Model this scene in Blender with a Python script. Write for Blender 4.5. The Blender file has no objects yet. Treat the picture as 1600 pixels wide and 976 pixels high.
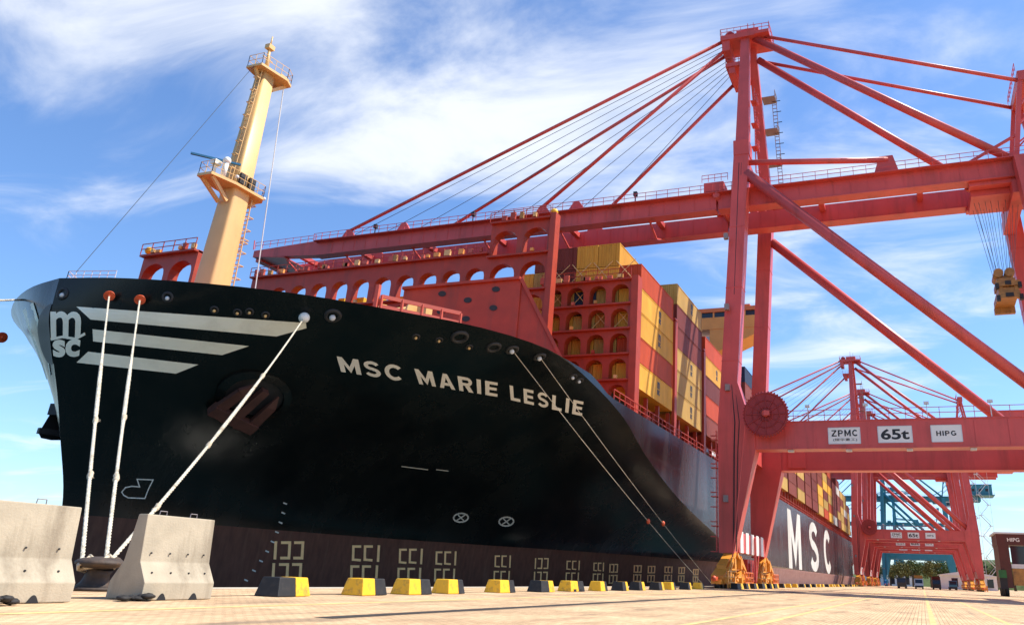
import bpy, bmesh, math, random
from mathutils import Vector, Matrix
random.seed(7)
S = bpy.context.scene
COL = S.collection
R = math.radians
V = Vector
# ------------------------------------------------------------------ camera
YAW, PITCH, ROLL, FPX, CX, CY, CAMH = .357, .374, .0415, 1228., 970., 412., 1.05
CAM = V((0, 0, CAMH))
_F = V((math.cos(YAW)*math.cos(PITCH), math.sin(YAW)*math.cos(PITCH), math.sin(PITCH)))
_Rt = V((math.sin(YAW), -math.cos(YAW), 0))
_D = -_Rt.cross(_F)
_c, _s = math.cos(ROLL), math.sin(ROLL)
RT = _c*_Rt - _s*_D
DN = _s*_Rt + _c*_D
FW = _F
cd = bpy.data.cameras.new('camera')
cam = bpy.data.objects.new('camera', cd); COL.objects.link(cam)
m = Matrix((RT, -DN, -FW)).transposed().to_4x4(); m.translation = CAM
cam.matrix_world = m
cd.sensor_width = 36; cd.lens = FPX/1600*36
cd.shift_x = -(CX-800)/1600; cd.shift_y = -(488-CY)/1600
cd.clip_start = .1; cd.clip_end = 20000
S.camera = cam

def ray(px, py):
    return (RT*(px-CX) + DN*(py-CY) + FW*FPX).normalized()
def at(px, py, X=None, Y=None, Z=None):
    d = ray(px, py)
    t = (X-CAM.x)/d.x if X is not None else (Y-CAM.y)/d.y if Y is not None else (Z-CAM.z)/d.z
    return CAM + d*t

# ------------------------------------------------------------------ materials
def nodes(mt):
    mt.use_nodes = True
    nt = mt.node_tree
    return nt, nt.nodes, nt.links
def mat(name, col, rough=.5, var=.12, scale=1.5, metal=0., bump=0., bscale=8., spec=.5, dirt=None, dscale=.5, damt=.35, streak=False, coat=0.):
    mt = bpy.data.materials.new(name)
    nt, N, L = nodes(mt)
    b = N['Principled BSDF']
    b.inputs['Roughness'].default_value = rough
    b.inputs['Metallic'].default_value = metal
    b.inputs['Specular IOR Level'].default_value = spec
    b.inputs['Coat Weight'].default_value = coat
    tc = N.new('ShaderNodeTexCoord')
    n1 = N.new('ShaderNodeTexNoise'); n1.inputs['Scale'].default_value = scale; n1.inputs['Detail'].default_value = 6
    L.new(tc.outputs['Object'], n1.inputs['Vector'])
    mr = N.new('ShaderNodeMapRange'); mr.inputs[1].default_value = .25; mr.inputs[2].default_value = .75
    mr.inputs[3].default_value = 1-var; mr.inputs[4].default_value = 1+var
    L.new(n1.outputs['Fac'], mr.inputs[0])
    mx = N.new('ShaderNodeMix'); mx.data_type = 'RGBA'; mx.blend_type = 'MULTIPLY'; mx.inputs['Factor'].default_value = 1
    mx.inputs['A'].default_value = (*col, 1)
    L.new(mr.outputs[0], mx.inputs['B'])
    out = mx.outputs['Result']
    if dirt:
        n2 = N.new('ShaderNodeTexNoise'); n2.inputs['Scale'].default_value = dscale; n2.inputs['Detail'].default_value = 8; n2.inputs['Roughness'].default_value = .65
        if streak:
            mp = N.new('ShaderNodeMapping'); mp.inputs['Scale'].default_value = (1, 1, .12)
            L.new(tc.outputs['Object'], mp.inputs['Vector']); L.new(mp.outputs[0], n2.inputs['Vector'])
        else:
            L.new(tc.outputs['Object'], n2.inputs['Vector'])
        r2 = N.new('ShaderNodeMapRange'); r2.inputs[1].default_value = .52; r2.inputs[2].default_value = .72
        r2.inputs[3].default_value = 0; r2.inputs[4].default_value = damt
        L.new(n2.outputs['Fac'], r2.inputs[0])
        m2 = N.new('ShaderNodeMix'); m2.data_type = 'RGBA'; m2.inputs['B'].default_value = (*dirt, 1)
        L.new(r2.outputs[0], m2.inputs['Factor']); L.new(out, m2.inputs['A'])
        out = m2.outputs['Result']
    L.new(out, b.inputs['Base Color'])
    if bump:
        n3 = N.new('ShaderNodeTexNoise'); n3.inputs['Scale'].default_value = bscale; n3.inputs['Detail'].default_value = 5
        L.new(tc.outputs['Object'], n3.inputs['Vector'])
        bp = N.new('ShaderNodeBump'); bp.inputs['Strength'].default_value = bump; bp.inputs['Distance'].default_value = .05
        L.new(n3.outputs['Fac'], bp.inputs['Height']); L.new(bp.outputs[0], b.inputs['Normal'])
    return mt

M = {}
M['red'] = mat('crane_red_paint', (.60, .088, .078), .40, .15, .30, spec=.4, dirt=(.30, .06, .045), dscale=.5, damt=.65, streak=True)
M['teal'] = mat('teal_crane_paint', (.02, .19, .25), .45, .1, .3)
M['shipred'] = mat('ship_red_paint', (.38, .042, .016), .5, .16, .8, dirt=(.16, .04, .025), dscale=.7, damt=.65, streak=True)
M['shipredlight'] = mat('ship_deck_paint', (.50, .10, .06), .5, .12, .8)
M['mast'] = mat('mast_paint', (.70, .44, .17), .45, .08, .5, dirt=(.48, .28, .12), dscale=.8, damt=.4, streak=True)
M['orange'] = mat('wing_orange_paint', (.80, .33, .07), .45, .08, .5)
M['orangedeep'] = mat('roof_orange_paint', (.70, .17, .04), .45, .08, .5)
M['yellowsteel'] = mat('bogie_yellow_paint', (.72, .30, .03), .45, .22, 1.2, dirt=(.22, .08, .03), dscale=1.2, damt=.6)
M['blockyellow'] = mat('block_yellow_paint', (.86, .47, .012), .55, .08, 3, dirt=(.24, .13, .05), dscale=2.6, damt=.85)
M['blockblack'] = mat('block_black_paint', (.012, .011, .010), .6, .25, 3, dirt=(.05, .04, .03), dscale=3, damt=.5)
M['concrete'] = mat('barrier_concrete', (.42, .36, .265), .85, .16, 1.6, bump=.18, bscale=20, dirt=(.19, .15, .105), dscale=1.5, damt=.75, streak=True, spec=.2)
M['rope'] = mat('mooring_rope_fibre', (.60, .55, .44), .9, .18, 6, bump=.5, bscale=25, dirt=(.30, .24, .16), dscale=2.2, damt=.75, spec=.2)
M['ropedirty'] = mat('rope_splice_fibre', (.58, .49, .36), .9, .2, 8, bump=.6, bscale=20, spec=.2)
M['bollard'] = mat('bollard_rusty_iron', (.055, .038, .028), .7, .3, 4, bump=.3, bscale=12, dirt=(.17, .10, .055), dscale=2.5, damt=.6)
M['rubber'] = mat('black_rubber', (.018, .016, .015), .75, .3, 5, bump=.3, bscale=12)
M['white'] = mat('white_hull_lettering', (.80, .79, .72), .5, .05, 1)
M['worn'] = mat('worn_white_letters', (.60, .59, .54), .55, .06, 1, dirt=(.25, .17, .13), dscale=.25, damt=.75, streak=True)
M['signwhite'] = mat('sign_white', (.80, .79, .74), .5, .05, 1)
M['cream'] = mat('bow_stripe_white', (.86, .85, .70), .5, .06, .6, dirt=(.45, .42, .32), dscale=.4, damt=.35)
M['ink'] = mat('sign_black', (.012, .012, .014), .5, .05, 1)
M['dark'] = mat('dark_steel', (.02, .02, .022), .6, .2, 2)
M['darkred'] = mat('anchor_rusty_red', (.075, .028, .02), .6, .3, 1.5)
M['steel'] = mat('grey_steel', (.26, .22, .22), .45, .1, 2)
M['palegrey'] = mat('pale_grey_paint', (.62, .64, .66), .5, .06, 2)
M['wire'] = mat('wire_rope', (.06, .08, .10), .5, .1, 2)
M['orangedisc'] = mat('rat_guard_orange', (.70, .10, .03), .5, .1, 2)
M['brown'] = mat('spreader_brown', (.40, .20, .05), .55, .25, 1.5, dirt=(.10, .06, .03), dscale=1.2, damt=.7)
M['glass'] = mat('dark_glass', (.015, .02, .03), .08, .05, 1)
M['reel'] = mat('cable_reel_red', (.30, .018, .018), .5, .1, 1)
M['blue'] = mat('leg_blue_paint', (.03, .16, .30), .5, .1, 1)
M['truckred'] = mat('vehicle_dark_red', (.085, .016, .010), .5, .2, 1)
M['green'] = mat('green_paint', (.015, .13, .03), .5, .3, 2)
M['plaster'] = mat('pale_plaster', (.65, .66, .66), .7, .05, .4)
M['trunk'] = mat('tree_bark', (.10, .07, .045), .9, .2, 3)

def leafmat(name, col):
    mt = mat(name, col, .7, .45, .6, spec=.2)
    return mt
M['leaf'] = [leafmat('foliage_olive', (.085, .10, .022)), leafmat('foliage_green', (.05, .085, .02)), leafmat('foliage_dry', (.12, .11, .03))]

def container_mat(name, col):
    mt = bpy.data.materials.new(name)
    nt, N, L = nodes(mt)
    b = N['Principled BSDF']; b.inputs['Roughness'].default_value = .6; b.inputs['Specular IOR Level'].default_value = .2
    tc = N.new('ShaderNodeTexCoord')
    oi = N.new('ShaderNodeObjectInfo')
    n1 = N.new('ShaderNodeTexNoise'); n1.noise_dimensions = '4D'; n1.inputs['Scale'].default_value = .7; n1.inputs['Detail'].default_value = 7; n1.inputs['Roughness'].default_value = .7
    mp = N.new('ShaderNodeMapping'); mp.inputs['Scale'].default_value = (1, 1, .3)
    L.new(tc.outputs['Object'], mp.inputs['Vector']); L.new(mp.outputs[0], n1.inputs['Vector'])
    mm = N.new('ShaderNodeMath'); mm.operation = 'MULTIPLY'; mm.inputs[1].default_value = 50
    L.new(oi.outputs['Random'], mm.inputs[0]); L.new(mm.outputs[0], n1.inputs['W'])
    mr = N.new('ShaderNodeMapRange'); mr.inputs[1].default_value = .3; mr.inputs[2].default_value = .7; mr.inputs[3].default_value = .78; mr.inputs[4].default_value = 1.12
    L.new(n1.outputs['Fac'], mr.inputs[0])
    m3 = N.new('ShaderNodeMapRange'); m3.inputs[3].default_value = .82; m3.inputs[4].default_value = 1.12
    L.new(oi.outputs['Random'], m3.inputs[0])
    m4 = N.new('ShaderNodeMath'); m4.operation = 'MULTIPLY'
    L.new(mr.outputs[0], m4.inputs[0]); L.new(m3.outputs[0], m4.inputs[1])
    mx = N.new('ShaderNodeMix'); mx.data_type = 'RGBA'; mx.blend_type = 'MULTIPLY'; mx.inputs['Factor'].default_value = 1; mx.inputs['A'].default_value = (*col, 1)
    L.new(m4.outputs[0], mx.inputs['B']); L.new(mx.outputs['Result'], b.inputs['Base Color'])
    sep = N.new('ShaderNodeSeparateXYZ'); L.new(tc.outputs['Object'], sep.inputs[0])
    ad = N.new('ShaderNodeMath'); ad.operation = 'ADD'; L.new(sep.outputs[0], ad.inputs[0]); L.new(sep.outputs[1], ad.inputs[1])
    ml = N.new('ShaderNodeMath'); ml.operation = 'MULTIPLY'; ml.inputs[1].default_value = 2*math.pi/.28; L.new(ad.outputs[0], ml.inputs[0])
    sn = N.new('ShaderNodeMath'); sn.operation = 'SINE'; L.new(ml.outputs[0], sn.inputs[0])
    bp = N.new('ShaderNodeBump'); bp.inputs['Strength'].default_value = .5; bp.inputs['Distance'].default_value = .03
    L.new(sn.outputs[0], bp.inputs['Height']); L.new(bp.outputs[0], b.inputs['Normal'])
    return mt
CM = {'yellow': container_mat('container_yellow', (.72, .37, .05)),
      'brown': container_mat('container_brown', (.20, .045, .03)),
      'red': container_mat('container_red', (.46, .065, .022)),
      'maroon': container_mat('container_maroon', (.17, .036, .028)),
      'gold': container_mat('container_dull_yellow', (.46, .29, .08)),
      'blue': container_mat('container_dark_blue', (.03, .045, .09)),
      'pale': container_mat('container_pale_grey', (.55, .53, .48)),
      'orange': container_mat('container_orange', (.60, .24, .05))}

# hull paint: glossy black topsides over antifouling
def hull_mat():
    mt = bpy.data.materials.new('hull_paint')
    nt, N, L = nodes(mt)
    b = N['Principled BSDF']
    geo = N.new('ShaderNodeNewGeometry'); sep = N.new('ShaderNodeSeparateXYZ'); L.new(geo.outputs['Position'], sep.inputs[0])
    def noise(scale, mscale, det=8, rough=.62):
        n = N.new('ShaderNodeTexNoise'); n.inputs['Scale'].default_value = scale; n.inputs['Detail'].default_value = det; n.inputs['Roughness'].default_value = rough
        mp = N.new('ShaderNodeMapping'); mp.inputs['Scale'].default_value = mscale
        L.new(geo.outputs['Position'], mp.inputs['Vector']); L.new(mp.outputs[0], n.inputs['Vector']); return n.outputs['Fac']
    def mrange(x, a, c, d, e, smooth=False):
        m_ = N.new('ShaderNodeMapRange'); m_.inputs[1].default_value = a; m_.inputs[2].default_value = c; m_.inputs[3].default_value = d; m_.inputs[4].default_value = e
        if smooth: m_.interpolation_type = 'SMOOTHSTEP'
        L.new(x, m_.inputs[0]); return m_.outputs[0]
    def mixc(f, A, B_):
        m_ = N.new('ShaderNodeMix'); m_.data_type = 'RGBA'
        if isinstance(f, (int, float)): m_.inputs['Factor'].default_value = f
        else: L.new(f, m_.inputs['Factor'])
        for nm, c in (('A', A), ('B', B_)):
            if isinstance(c, tuple): m_.inputs[nm].default_value = (*c, 1)
            else: L.new(c, m_.inputs[nm])
        return m_.outputs['Result']
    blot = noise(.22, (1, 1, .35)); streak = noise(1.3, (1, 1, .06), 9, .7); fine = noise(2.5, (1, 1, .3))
    flank_sheen = mrange(sep.outputs['X'], 66, 100, 0, 1, True)          # paler flank: sky reflection and sunlight put into the colour
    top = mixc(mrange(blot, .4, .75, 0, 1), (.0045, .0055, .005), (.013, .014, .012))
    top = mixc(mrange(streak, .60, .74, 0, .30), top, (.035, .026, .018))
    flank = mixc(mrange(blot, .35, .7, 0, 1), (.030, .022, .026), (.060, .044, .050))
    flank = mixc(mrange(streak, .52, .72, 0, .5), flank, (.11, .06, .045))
    black = mixc(flank_sheen, top, flank)
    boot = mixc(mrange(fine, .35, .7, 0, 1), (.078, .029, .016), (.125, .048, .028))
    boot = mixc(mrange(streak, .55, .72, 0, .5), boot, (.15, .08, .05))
    boot_sunlit = mixc(mrange(fine, .35, .7, 0, 1), (.24, .11, .10), (.40, .23, .20))
    boot = mixc(mrange(sep.outputs['X'], 90, 150, 0, 1, True), boot, boot_sunlit)  # sunlit midship band and shaded bow, painted into the boot topping
    gt = N.new('ShaderNodeMath'); gt.operation = 'GREATER_THAN'; gt.inputs[1].default_value = 3.0; L.new(sep.outputs['Z'], gt.inputs[0])
    L.new(mixc(gt.outputs[0], boot, black), b.inputs['Base Color'])
    mr = N.new('ShaderNodeMix'); mr.inputs['A'].default_value = .65; L.new(gt.outputs[0], mr.inputs['Factor'])
    L.new(mrange(blot, .3, .7, .19, .32), mr.inputs['B']); L.new(mr.outputs['Result'], b.inputs['Roughness'])
    b.inputs['Specular IOR Level'].default_value = .27
    # plate seams and the dents between frames
    cx = N.new('ShaderNodeCombineXYZ'); L.new(sep.outputs['X'], cx.inputs[0]); L.new(sep.outputs['Z'], cx.inputs[1])
    br = N.new('ShaderNodeTexBrick'); br.inputs['Scale'].default_value = 1; br.inputs['Brick Width'].default_value = 7.5; br.inputs['Row Height'].default_value = 2.4; br.inputs['Mortar Size'].default_value = .022; br.inputs['Mortar Smooth'].default_value = .6
    L.new(cx.outputs[0], br.inputs['Vector'])
    h1 = N.new('ShaderNodeMath'); h1.operation = 'MULTIPLY_ADD'; h1.inputs[1].default_value = .09; L.new(br.outputs['Fac'], h1.inputs[0])
    wav = noise(.6, (1.3, 1.3, .55), 3, .5); L.new(wav, h1.inputs[2])
    bp = N.new('ShaderNodeBump'); bp.inputs['Strength'].default_value = .22; bp.inputs['Distance'].default_value = .11
    L.new(h1.outputs[0], bp.inputs['Height']); L.new(bp.outputs[0], b.inputs['Normal'])
    return mt
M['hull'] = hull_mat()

# ------------------------------------------------------------------ mesh builder
ORG = {}
def org(o):
    return ORG.get(o, V((0, 0, 0)))
class MB:
    def __init__(s): s.v = []; s.f = []; s.mi = []; s.sm = []
    def face(s, idx, mi=0, sm=False): s.f.append(idx); s.mi.append(mi); s.sm.append(sm)
    def box(s, a, b, mi=0):
        x0, y0, z0 = a; x1, y1, z1 = b
        x0, x1 = min(x0, x1), max(x0, x1); y0, y1 = min(y0, y1), max(y0, y1); z0, z1 = min(z0, z1), max(z0, z1)
        s.hexa([(x0, y0, z0), (x1, y0, z0), (x1, y1, z0), (x0, y1, z0)], [(x0, y0, z1), (x1, y0, z1), (x1, y1, z1), (x0, y1, z1)], mi); return s
    def hexa(s, lo, hi, mi=0):
        n = len(s.v); k = len(lo); s.v += [V(p) for p in lo] + [V(p) for p in hi]
        s.face([n+i for i in range(k)][::-1], mi); s.face([n+k+i for i in range(k)], mi)
        for i in range(k): s.face([n+i, n+(i+1) % k, n+k+(i+1) % k, n+k+i], mi)
        return s
    def beam(s, p, q, w, h, up=(0, 0, 1), mi=0, w2=None, h2=None):
        p = V(p); q = V(q); d = (q-p).normalized(); up = V(up)
        if abs(d.dot(up)) > .98: up = V((1, 0, 0))
        r = d.cross(up).normalized(); u = r.cross(d)
        w2 = w if w2 is None else w2; h2 = h if h2 is None else h2
        def ring(c, a, b): return [c - r*a/2 - u*b/2, c + r*a/2 - u*b/2, c + r*a/2 + u*b/2, c - r*a/2 + u*b/2]
        return s.hexa(ring(p, w, h), ring(q, w2, h2), mi)
    def tube(s, p, q, r0, r1=None, n=10, mi=0, caps=True):
        return s.path([p, q], [r0, r0 if r1 is None else r1], n, mi, caps)
    def path(s, pts, rad, n=8, mi=0, caps=True):
        pts = [V(p) for p in pts]
        if not hasattr(rad, '__len__'): rad = [rad]*len(pts)
        rings = []; prev = None
        for i, p in enumerate(pts):
            d = (pts[min(i+1, len(pts)-1)] - pts[max(i-1, 0)])
            if d.length < 1e-9: d = V((0, 0, 1))
            d.normalize()
            if prev is None:
                up = V((0, 0, 1)) if abs(d.z) < .95 else V((1, 0, 0))
                r = d.cross(up).normalized()
            else:
                r = (prev - d*prev.dot(d)); r.normalize()
            prev = r; u = d.cross(r)
            b = len(s.v)
            for k in range(n):
                a = 2*math.pi*k/n; s.v.append(p + (r*math.cos(a) + u*math.sin(a))*rad[i])
            rings.append(b)
        for a, b in zip(rings[:-1], rings[1:]):
            for k in range(n): s.face([a+k, a+(k+1) % n, b+(k+1) % n, b+k], mi, n > 6)
        if caps:
            s.face([rings[0]+k for k in range(n)][::-1], mi); s.face([rings[-1]+k for k in range(n)], mi)
        return s
    def prism(s, poly, d, mi=0):
        d = V(d); return s.hexa([V(p) for p in poly], [V(p)+d for p in poly], mi)
    def ball(s, c, r, n=10, mi=0, sz=1., jit=0):
        c = V(c); m = n//2; b = len(s.v)
        for i in range(m+1):
            t = math.pi*i/m
            for k in range(n):
                a = 2*math.pi*k/n; j = 1+random.uniform(-jit, jit)
                s.v.append(c + V((math.sin(t)*math.cos(a), math.sin(t)*math.sin(a), math.cos(t)*sz))*r*j)
        for i in range(m):
            for k in range(n): s.face([b+i*n+k, b+(i+1)*n+k, b+(i+1)*n+(k+1) % n, b+i*n+(k+1) % n], mi, True)
        return s
    def torus(s, c, R_, r, ax=(0, 0, 1), n=20, k=8, mi=0, sz=1.):
        ax = V(ax).normalized(); up = V((1, 0, 0)) if abs(ax.x) < .9 else V((0, 1, 0))
        a = ax.cross(up).normalized(); b = ax.cross(a); base = len(s.v); c = V(c)
        for i in range(n):
            t = 2*math.pi*i/n; d = a*math.cos(t)+b*math.sin(t)
            for j in range(k):
                q = 2*math.pi*j/k; s.v.append(c + d*(R_+r*math.cos(q)) + ax*r*sz*math.sin(q))
        for i in range(n):
            for j in range(k):
                s.face([base+i*k+j, base+((i+1) % n)*k+j, base+((i+1) % n)*k+(j+1) % k, base+i*k+(j+1) % k], mi, True)
        return s
    def railing(s, pts, h=1.1, step=2., r=.035, mi=0, rails=2):
        pts = [V(p) for p in pts]
        for p, q in zip(pts[:-1], pts[1:]):
            L_ = (q-p).length; n = max(1, int(L_/step))
            for i in range(n+1):
                a = p+(q-p)*i/n; s.beam(a, a+V((0, 0, h)), r*2, r*2, mi=mi)
            for k in range(rails):
                z = V((0, 0, h*(k+1)/rails)); s.beam(p+z, q+z, r*2, r*2, mi=mi)
        return s
    def ladder(s, p, q, w, side, step=.4, r=.03, mi=0, cage=None):
        p = V(p); q = V(q); sd = V(side).normalized()*w/2
        s.beam(p-sd, q-sd, r*2, r*2, mi=mi); s.beam(p+sd, q+sd, r*2, r*2, mi=mi)
        n = max(2, int((q-p).length/step))
        for i in range(n+1):
            c = p+(q-p)*i/n; s.beam(c-sd, c+sd, r*2, r*2, mi=mi)
            if cage and i % 3 == 0:
                o = V(cage); s.beam(c-sd, c-sd+o, r*2, r*2, mi=mi); s.beam(c+sd, c+sd+o, r*2, r*2, mi=mi); s.beam(c-sd+o, c+sd+o, r*2, r*2, mi=mi)
        return s
    def build(s, name, mats, parent=None, bevel=0, recalc=True):
        o0 = org(parent) if parent else V((0, 0, 0))
        me = bpy.data.meshes.new(name)
        me.from_pydata([p-o0 for p in s.v], [], s.f)
        if not isinstance(mats, (list, tuple)): mats = [mats]
        for k in mats: me.materials.append(k)
        me.polygons.foreach_set('material_index', s.mi); me.polygons.foreach_set('use_smooth', s.sm)
        if recalc:
            bm = bmesh.new(); bm.from_mesh(me); bmesh.ops.recalc_face_normals(bm, faces=bm.faces)
            if bevel: bmesh.ops.bevel(bm, geom=list(bm.edges), offset=bevel, segments=2, affect='EDGES', profile=.6)
            bm.to_mesh(me); bm.free()
        o = bpy.data.objects.new(name, me); COL.objects.link(o)
        if parent: o.parent = parent; ORG[o] = o0
        return o
def tag(o, label, cat, group=None):
    o['label'] = label; o['category'] = cat
    if group: o['group'] = group
    return o
def thing(name, loc, label, cat, group=None):
    o = bpy.data.objects.new(name, None); COL.objects.link(o); o.location = loc; ORG[o] = V(loc)
    return tag(o, label, cat, group)
def struct(name, mb, mt):
    o = mb.build(name, mt); o['kind'] = 'structure'; return o
def recentre(o):
    me = o.data; lo = V((min(v.co[i] for v in me.vertices) for i in range(3))); hi = V((max(v.co[i] for v in me.vertices) for i in range(3)))
    c = V(((lo.x+hi.x)/2, (lo.y+hi.y)/2, lo.z)); me.transform(Matrix.Translation(-c)); o.location = c; ORG[o] = c; return o
def copy_tree(o, parent=None, override=None):
    c = o.copy(); COL.objects.link(c)
    if parent: c.parent = parent
    if override and c.type == 'MESH':
        for sl in c.material_slots:
            if sl.material in override:
                nm = override[sl.material]; sl.link = 'OBJECT'; sl.material = nm
    for ch in [x for x in bpy.data.objects if x.parent == o]: copy_tree(ch, c, override)
    return c
def text_polys(txt, bold=0.0, spacing=1.0):
    cu = bpy.data.curves.new('lettering', 'FONT'); cu.body = txt; cu.size = 1; cu.offset = bold; cu.space_character = spacing; cu.resolution_u = 4
    ob = bpy.data.objects.new('lettering', cu); COL.objects.link(ob)
    dg = bpy.context.evaluated_depsgraph_get(); dg.update()
    me = bpy.data.meshes.new_from_object(ob.evaluated_get(dg))
    bpy.data.objects.remove(ob); bpy.data.curves.remove(cu)
    vs = [v.co.to_2d() for v in me.vertices]; fs = [list(p.vertices) for p in me.polygons]
    bpy.data.meshes.remove(me)
    x0 = min(v.x for v in vs); x1 = max(v.x for v in vs); y0 = min(v.y for v in vs); y1 = max(v.y for v in vs)
    return [((v.x-x0)/(x1-x0), (v.y-y0)/(y1-y0)) for v in vs], fs, (x1-x0)/(y1-y0)
def flat_text(mb, txt, o, ux, uy, w, h, bold=.0, mi=0):
    """lettering spanning w x h from corner o along ux / uy"""
    vs, fs, _ = text_polys(txt, bold); b = len(mb.v); ux = V(ux); uy = V(uy)
    mb.v += [V(o)+ux*(x*w)+uy*(y*h) for x, y in vs]
    for f in fs: mb.face([b+i for i in f], mi)

# ------------------------------------------------------------------ world, sun
SUN = V((.28, -.50, .82)).normalized()
def world():
    w = bpy.data.worlds.new('World'); S.world = w; w.use_nodes = True
    nt = w.node_tree; N = nt.nodes; L = nt.links
    bg = N['Background']; out = N['World Output']
    sky = N.new('ShaderNodeTexSky'); sky.sky_type = 'NISHITA'; sky.sun_disc = False
    sky.sun_elevation = math.asin(SUN.z); sky.sun_rotation = math.atan2(SUN.x, SUN.y)
    sky.air_density = 1.0; sky.dust_density = .4; sky.ozone_density = 3.0
    tc = N.new('ShaderNodeTexCoord')
    sep = N.new('ShaderNodeSeparateXYZ'); L.new(tc.outputs['Generated'], sep.inputs[0])
    # project the direction on a cloud layer
    zc = N.new('ShaderNodeMath'); zc.operation = 'MAXIMUM'; zc.inputs[1].default_value = .04; L.new(sep.outputs['Z'], zc.inputs[0])
    za = N.new('ShaderNodeMath'); za.operation = 'ADD'; za.inputs[1].default_value = .12; L.new(zc.outputs[0], za.inputs[0])
    dv = N.new('ShaderNodeVectorMath'); dv.operation = 'DIVIDE'
    cmb = N.new('ShaderNodeCombineXYZ')
    for i in range(3): L.new(za.outputs[0], cmb.inputs[i])
    L.new(tc.outputs['Generated'], dv.inputs[0]); L.new(cmb.outputs[0], dv.inputs[1])
    mp = N.new('ShaderNodeMapping'); mp.inputs['Scale'].default_value = (1.75, .8, 0); mp.inputs['Rotation'].default_value = (0, 0, R(25)); mp.inputs['Location'].default_value = (3.1, 1.7, 0)
    L.new(dv.outputs[0], mp.inputs['Vector'])
    n1 = N.new('ShaderNodeTexNoise'); n1.inputs['Scale'].default_value = 1.7; n1.inputs['Detail'].default_value = 11; n1.inputs['Roughness'].default_value = .58; n1.inputs['Distortion'].default_value = .8
    L.new(mp.outputs[0], n1.inputs['Vector'])
    acc = n1.outputs['Fac']
    def lobe(px, py, sharp, amt):
        nonlocal acc
        d = ray(px, py)
        vm = N.new('ShaderNodeVectorMath'); vm.operation = 'DOT_PRODUCT'; vm.inputs[1].default_value = d
        nrm = N.new('ShaderNodeVectorMath'); nrm.operation = 'NORMALIZE'; L.new(tc.outputs['Generated'], nrm.inputs[0]); L.new(nrm.outputs[0], vm.inputs[0])
        mr = N.new('ShaderNodeMapRange'); mr.interpolation_type = 'SMOOTHSTEP'; mr.inputs[1].default_value = math.cos(R(sharp)); mr.inputs[2].default_value = 1.0; mr.inputs[3].default_value = 0; mr.inputs[4].default_value = amt
        L.new(vm.outputs['Value'], mr.inputs[0])
        a = N.new('ShaderNodeMath'); a.operation = 'ADD'; L.new(acc, a.inputs[0]); L.new(mr.outputs[0], a.inputs[1]); acc = a.outputs[0]
    for L_ in LOBES: lobe(*L_)
    ra = N.new('ShaderNodeMapRange'); ra.interpolation_type = 'SMOOTHSTEP'; ra.inputs[1].default_value = .47; ra.inputs[2].default_value = .88; ra.inputs[3].default_value = 0; ra.inputs[4].default_value = .84
    L.new(acc, ra.inputs[0])
    mx = N.new('ShaderNodeMix'); mx.data_type = 'RGBA'; mx.inputs['B'].default_value = (6.4, 6.6, 6.9, 1)
    tint = N.new('ShaderNodeMix'); tint.data_type = 'RGBA'; tint.blend_type = 'MULTIPLY'; tint.inputs['Factor'].default_value = 1; tint.inputs['B'].default_value = SKYTINT
    L.new(sky.outputs[0], tint.inputs['A'])
    L.new(ra.outputs[0], mx.inputs['Factor']); L.new(tint.outputs['Result'], mx.inputs['A'])
    L.new(mx.outputs['Result'], bg.inputs['Color'])
    bg.inputs['Strength'].default_value = .115
SKYTINT = (.86, 1.05, 1.27, 1)
LOBES = [(300, 30, 15, .13), (560, 140, 12, .13), (740, 200, 12, .13), (90, 20, 9, .08), (960, 180, 13, .12), (235, 262, 5, .13), (1300, 330, 14, .10), (1150, 60, 12, .05), (60, 150, 7, .04), (170, 400, 12, -.12), (520, 340, 10, -.08), (240, 170, 6, -.06)]
world()
sd = bpy.data.lights.new('sun', 'SUN'); sd.energy = 4.6; sd.angle = R(.5); sd.color = (1, .93, .82)
so = bpy.data.objects.new('sun', sd); COL.objects.link(so); so.rotation_euler = (-SUN).to_track_quat('-Z', 'Y').to_euler(); so.location = (0, -40, 120)
S.cycles.caustics_reflective = False
S.view_settings.view_transform = 'Standard'; S.view_settings.look = 'None'; S.view_settings.gamma = 1; S.view_settings.use_curve_mapping = False
S.view_settings.exposure = .62

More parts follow.
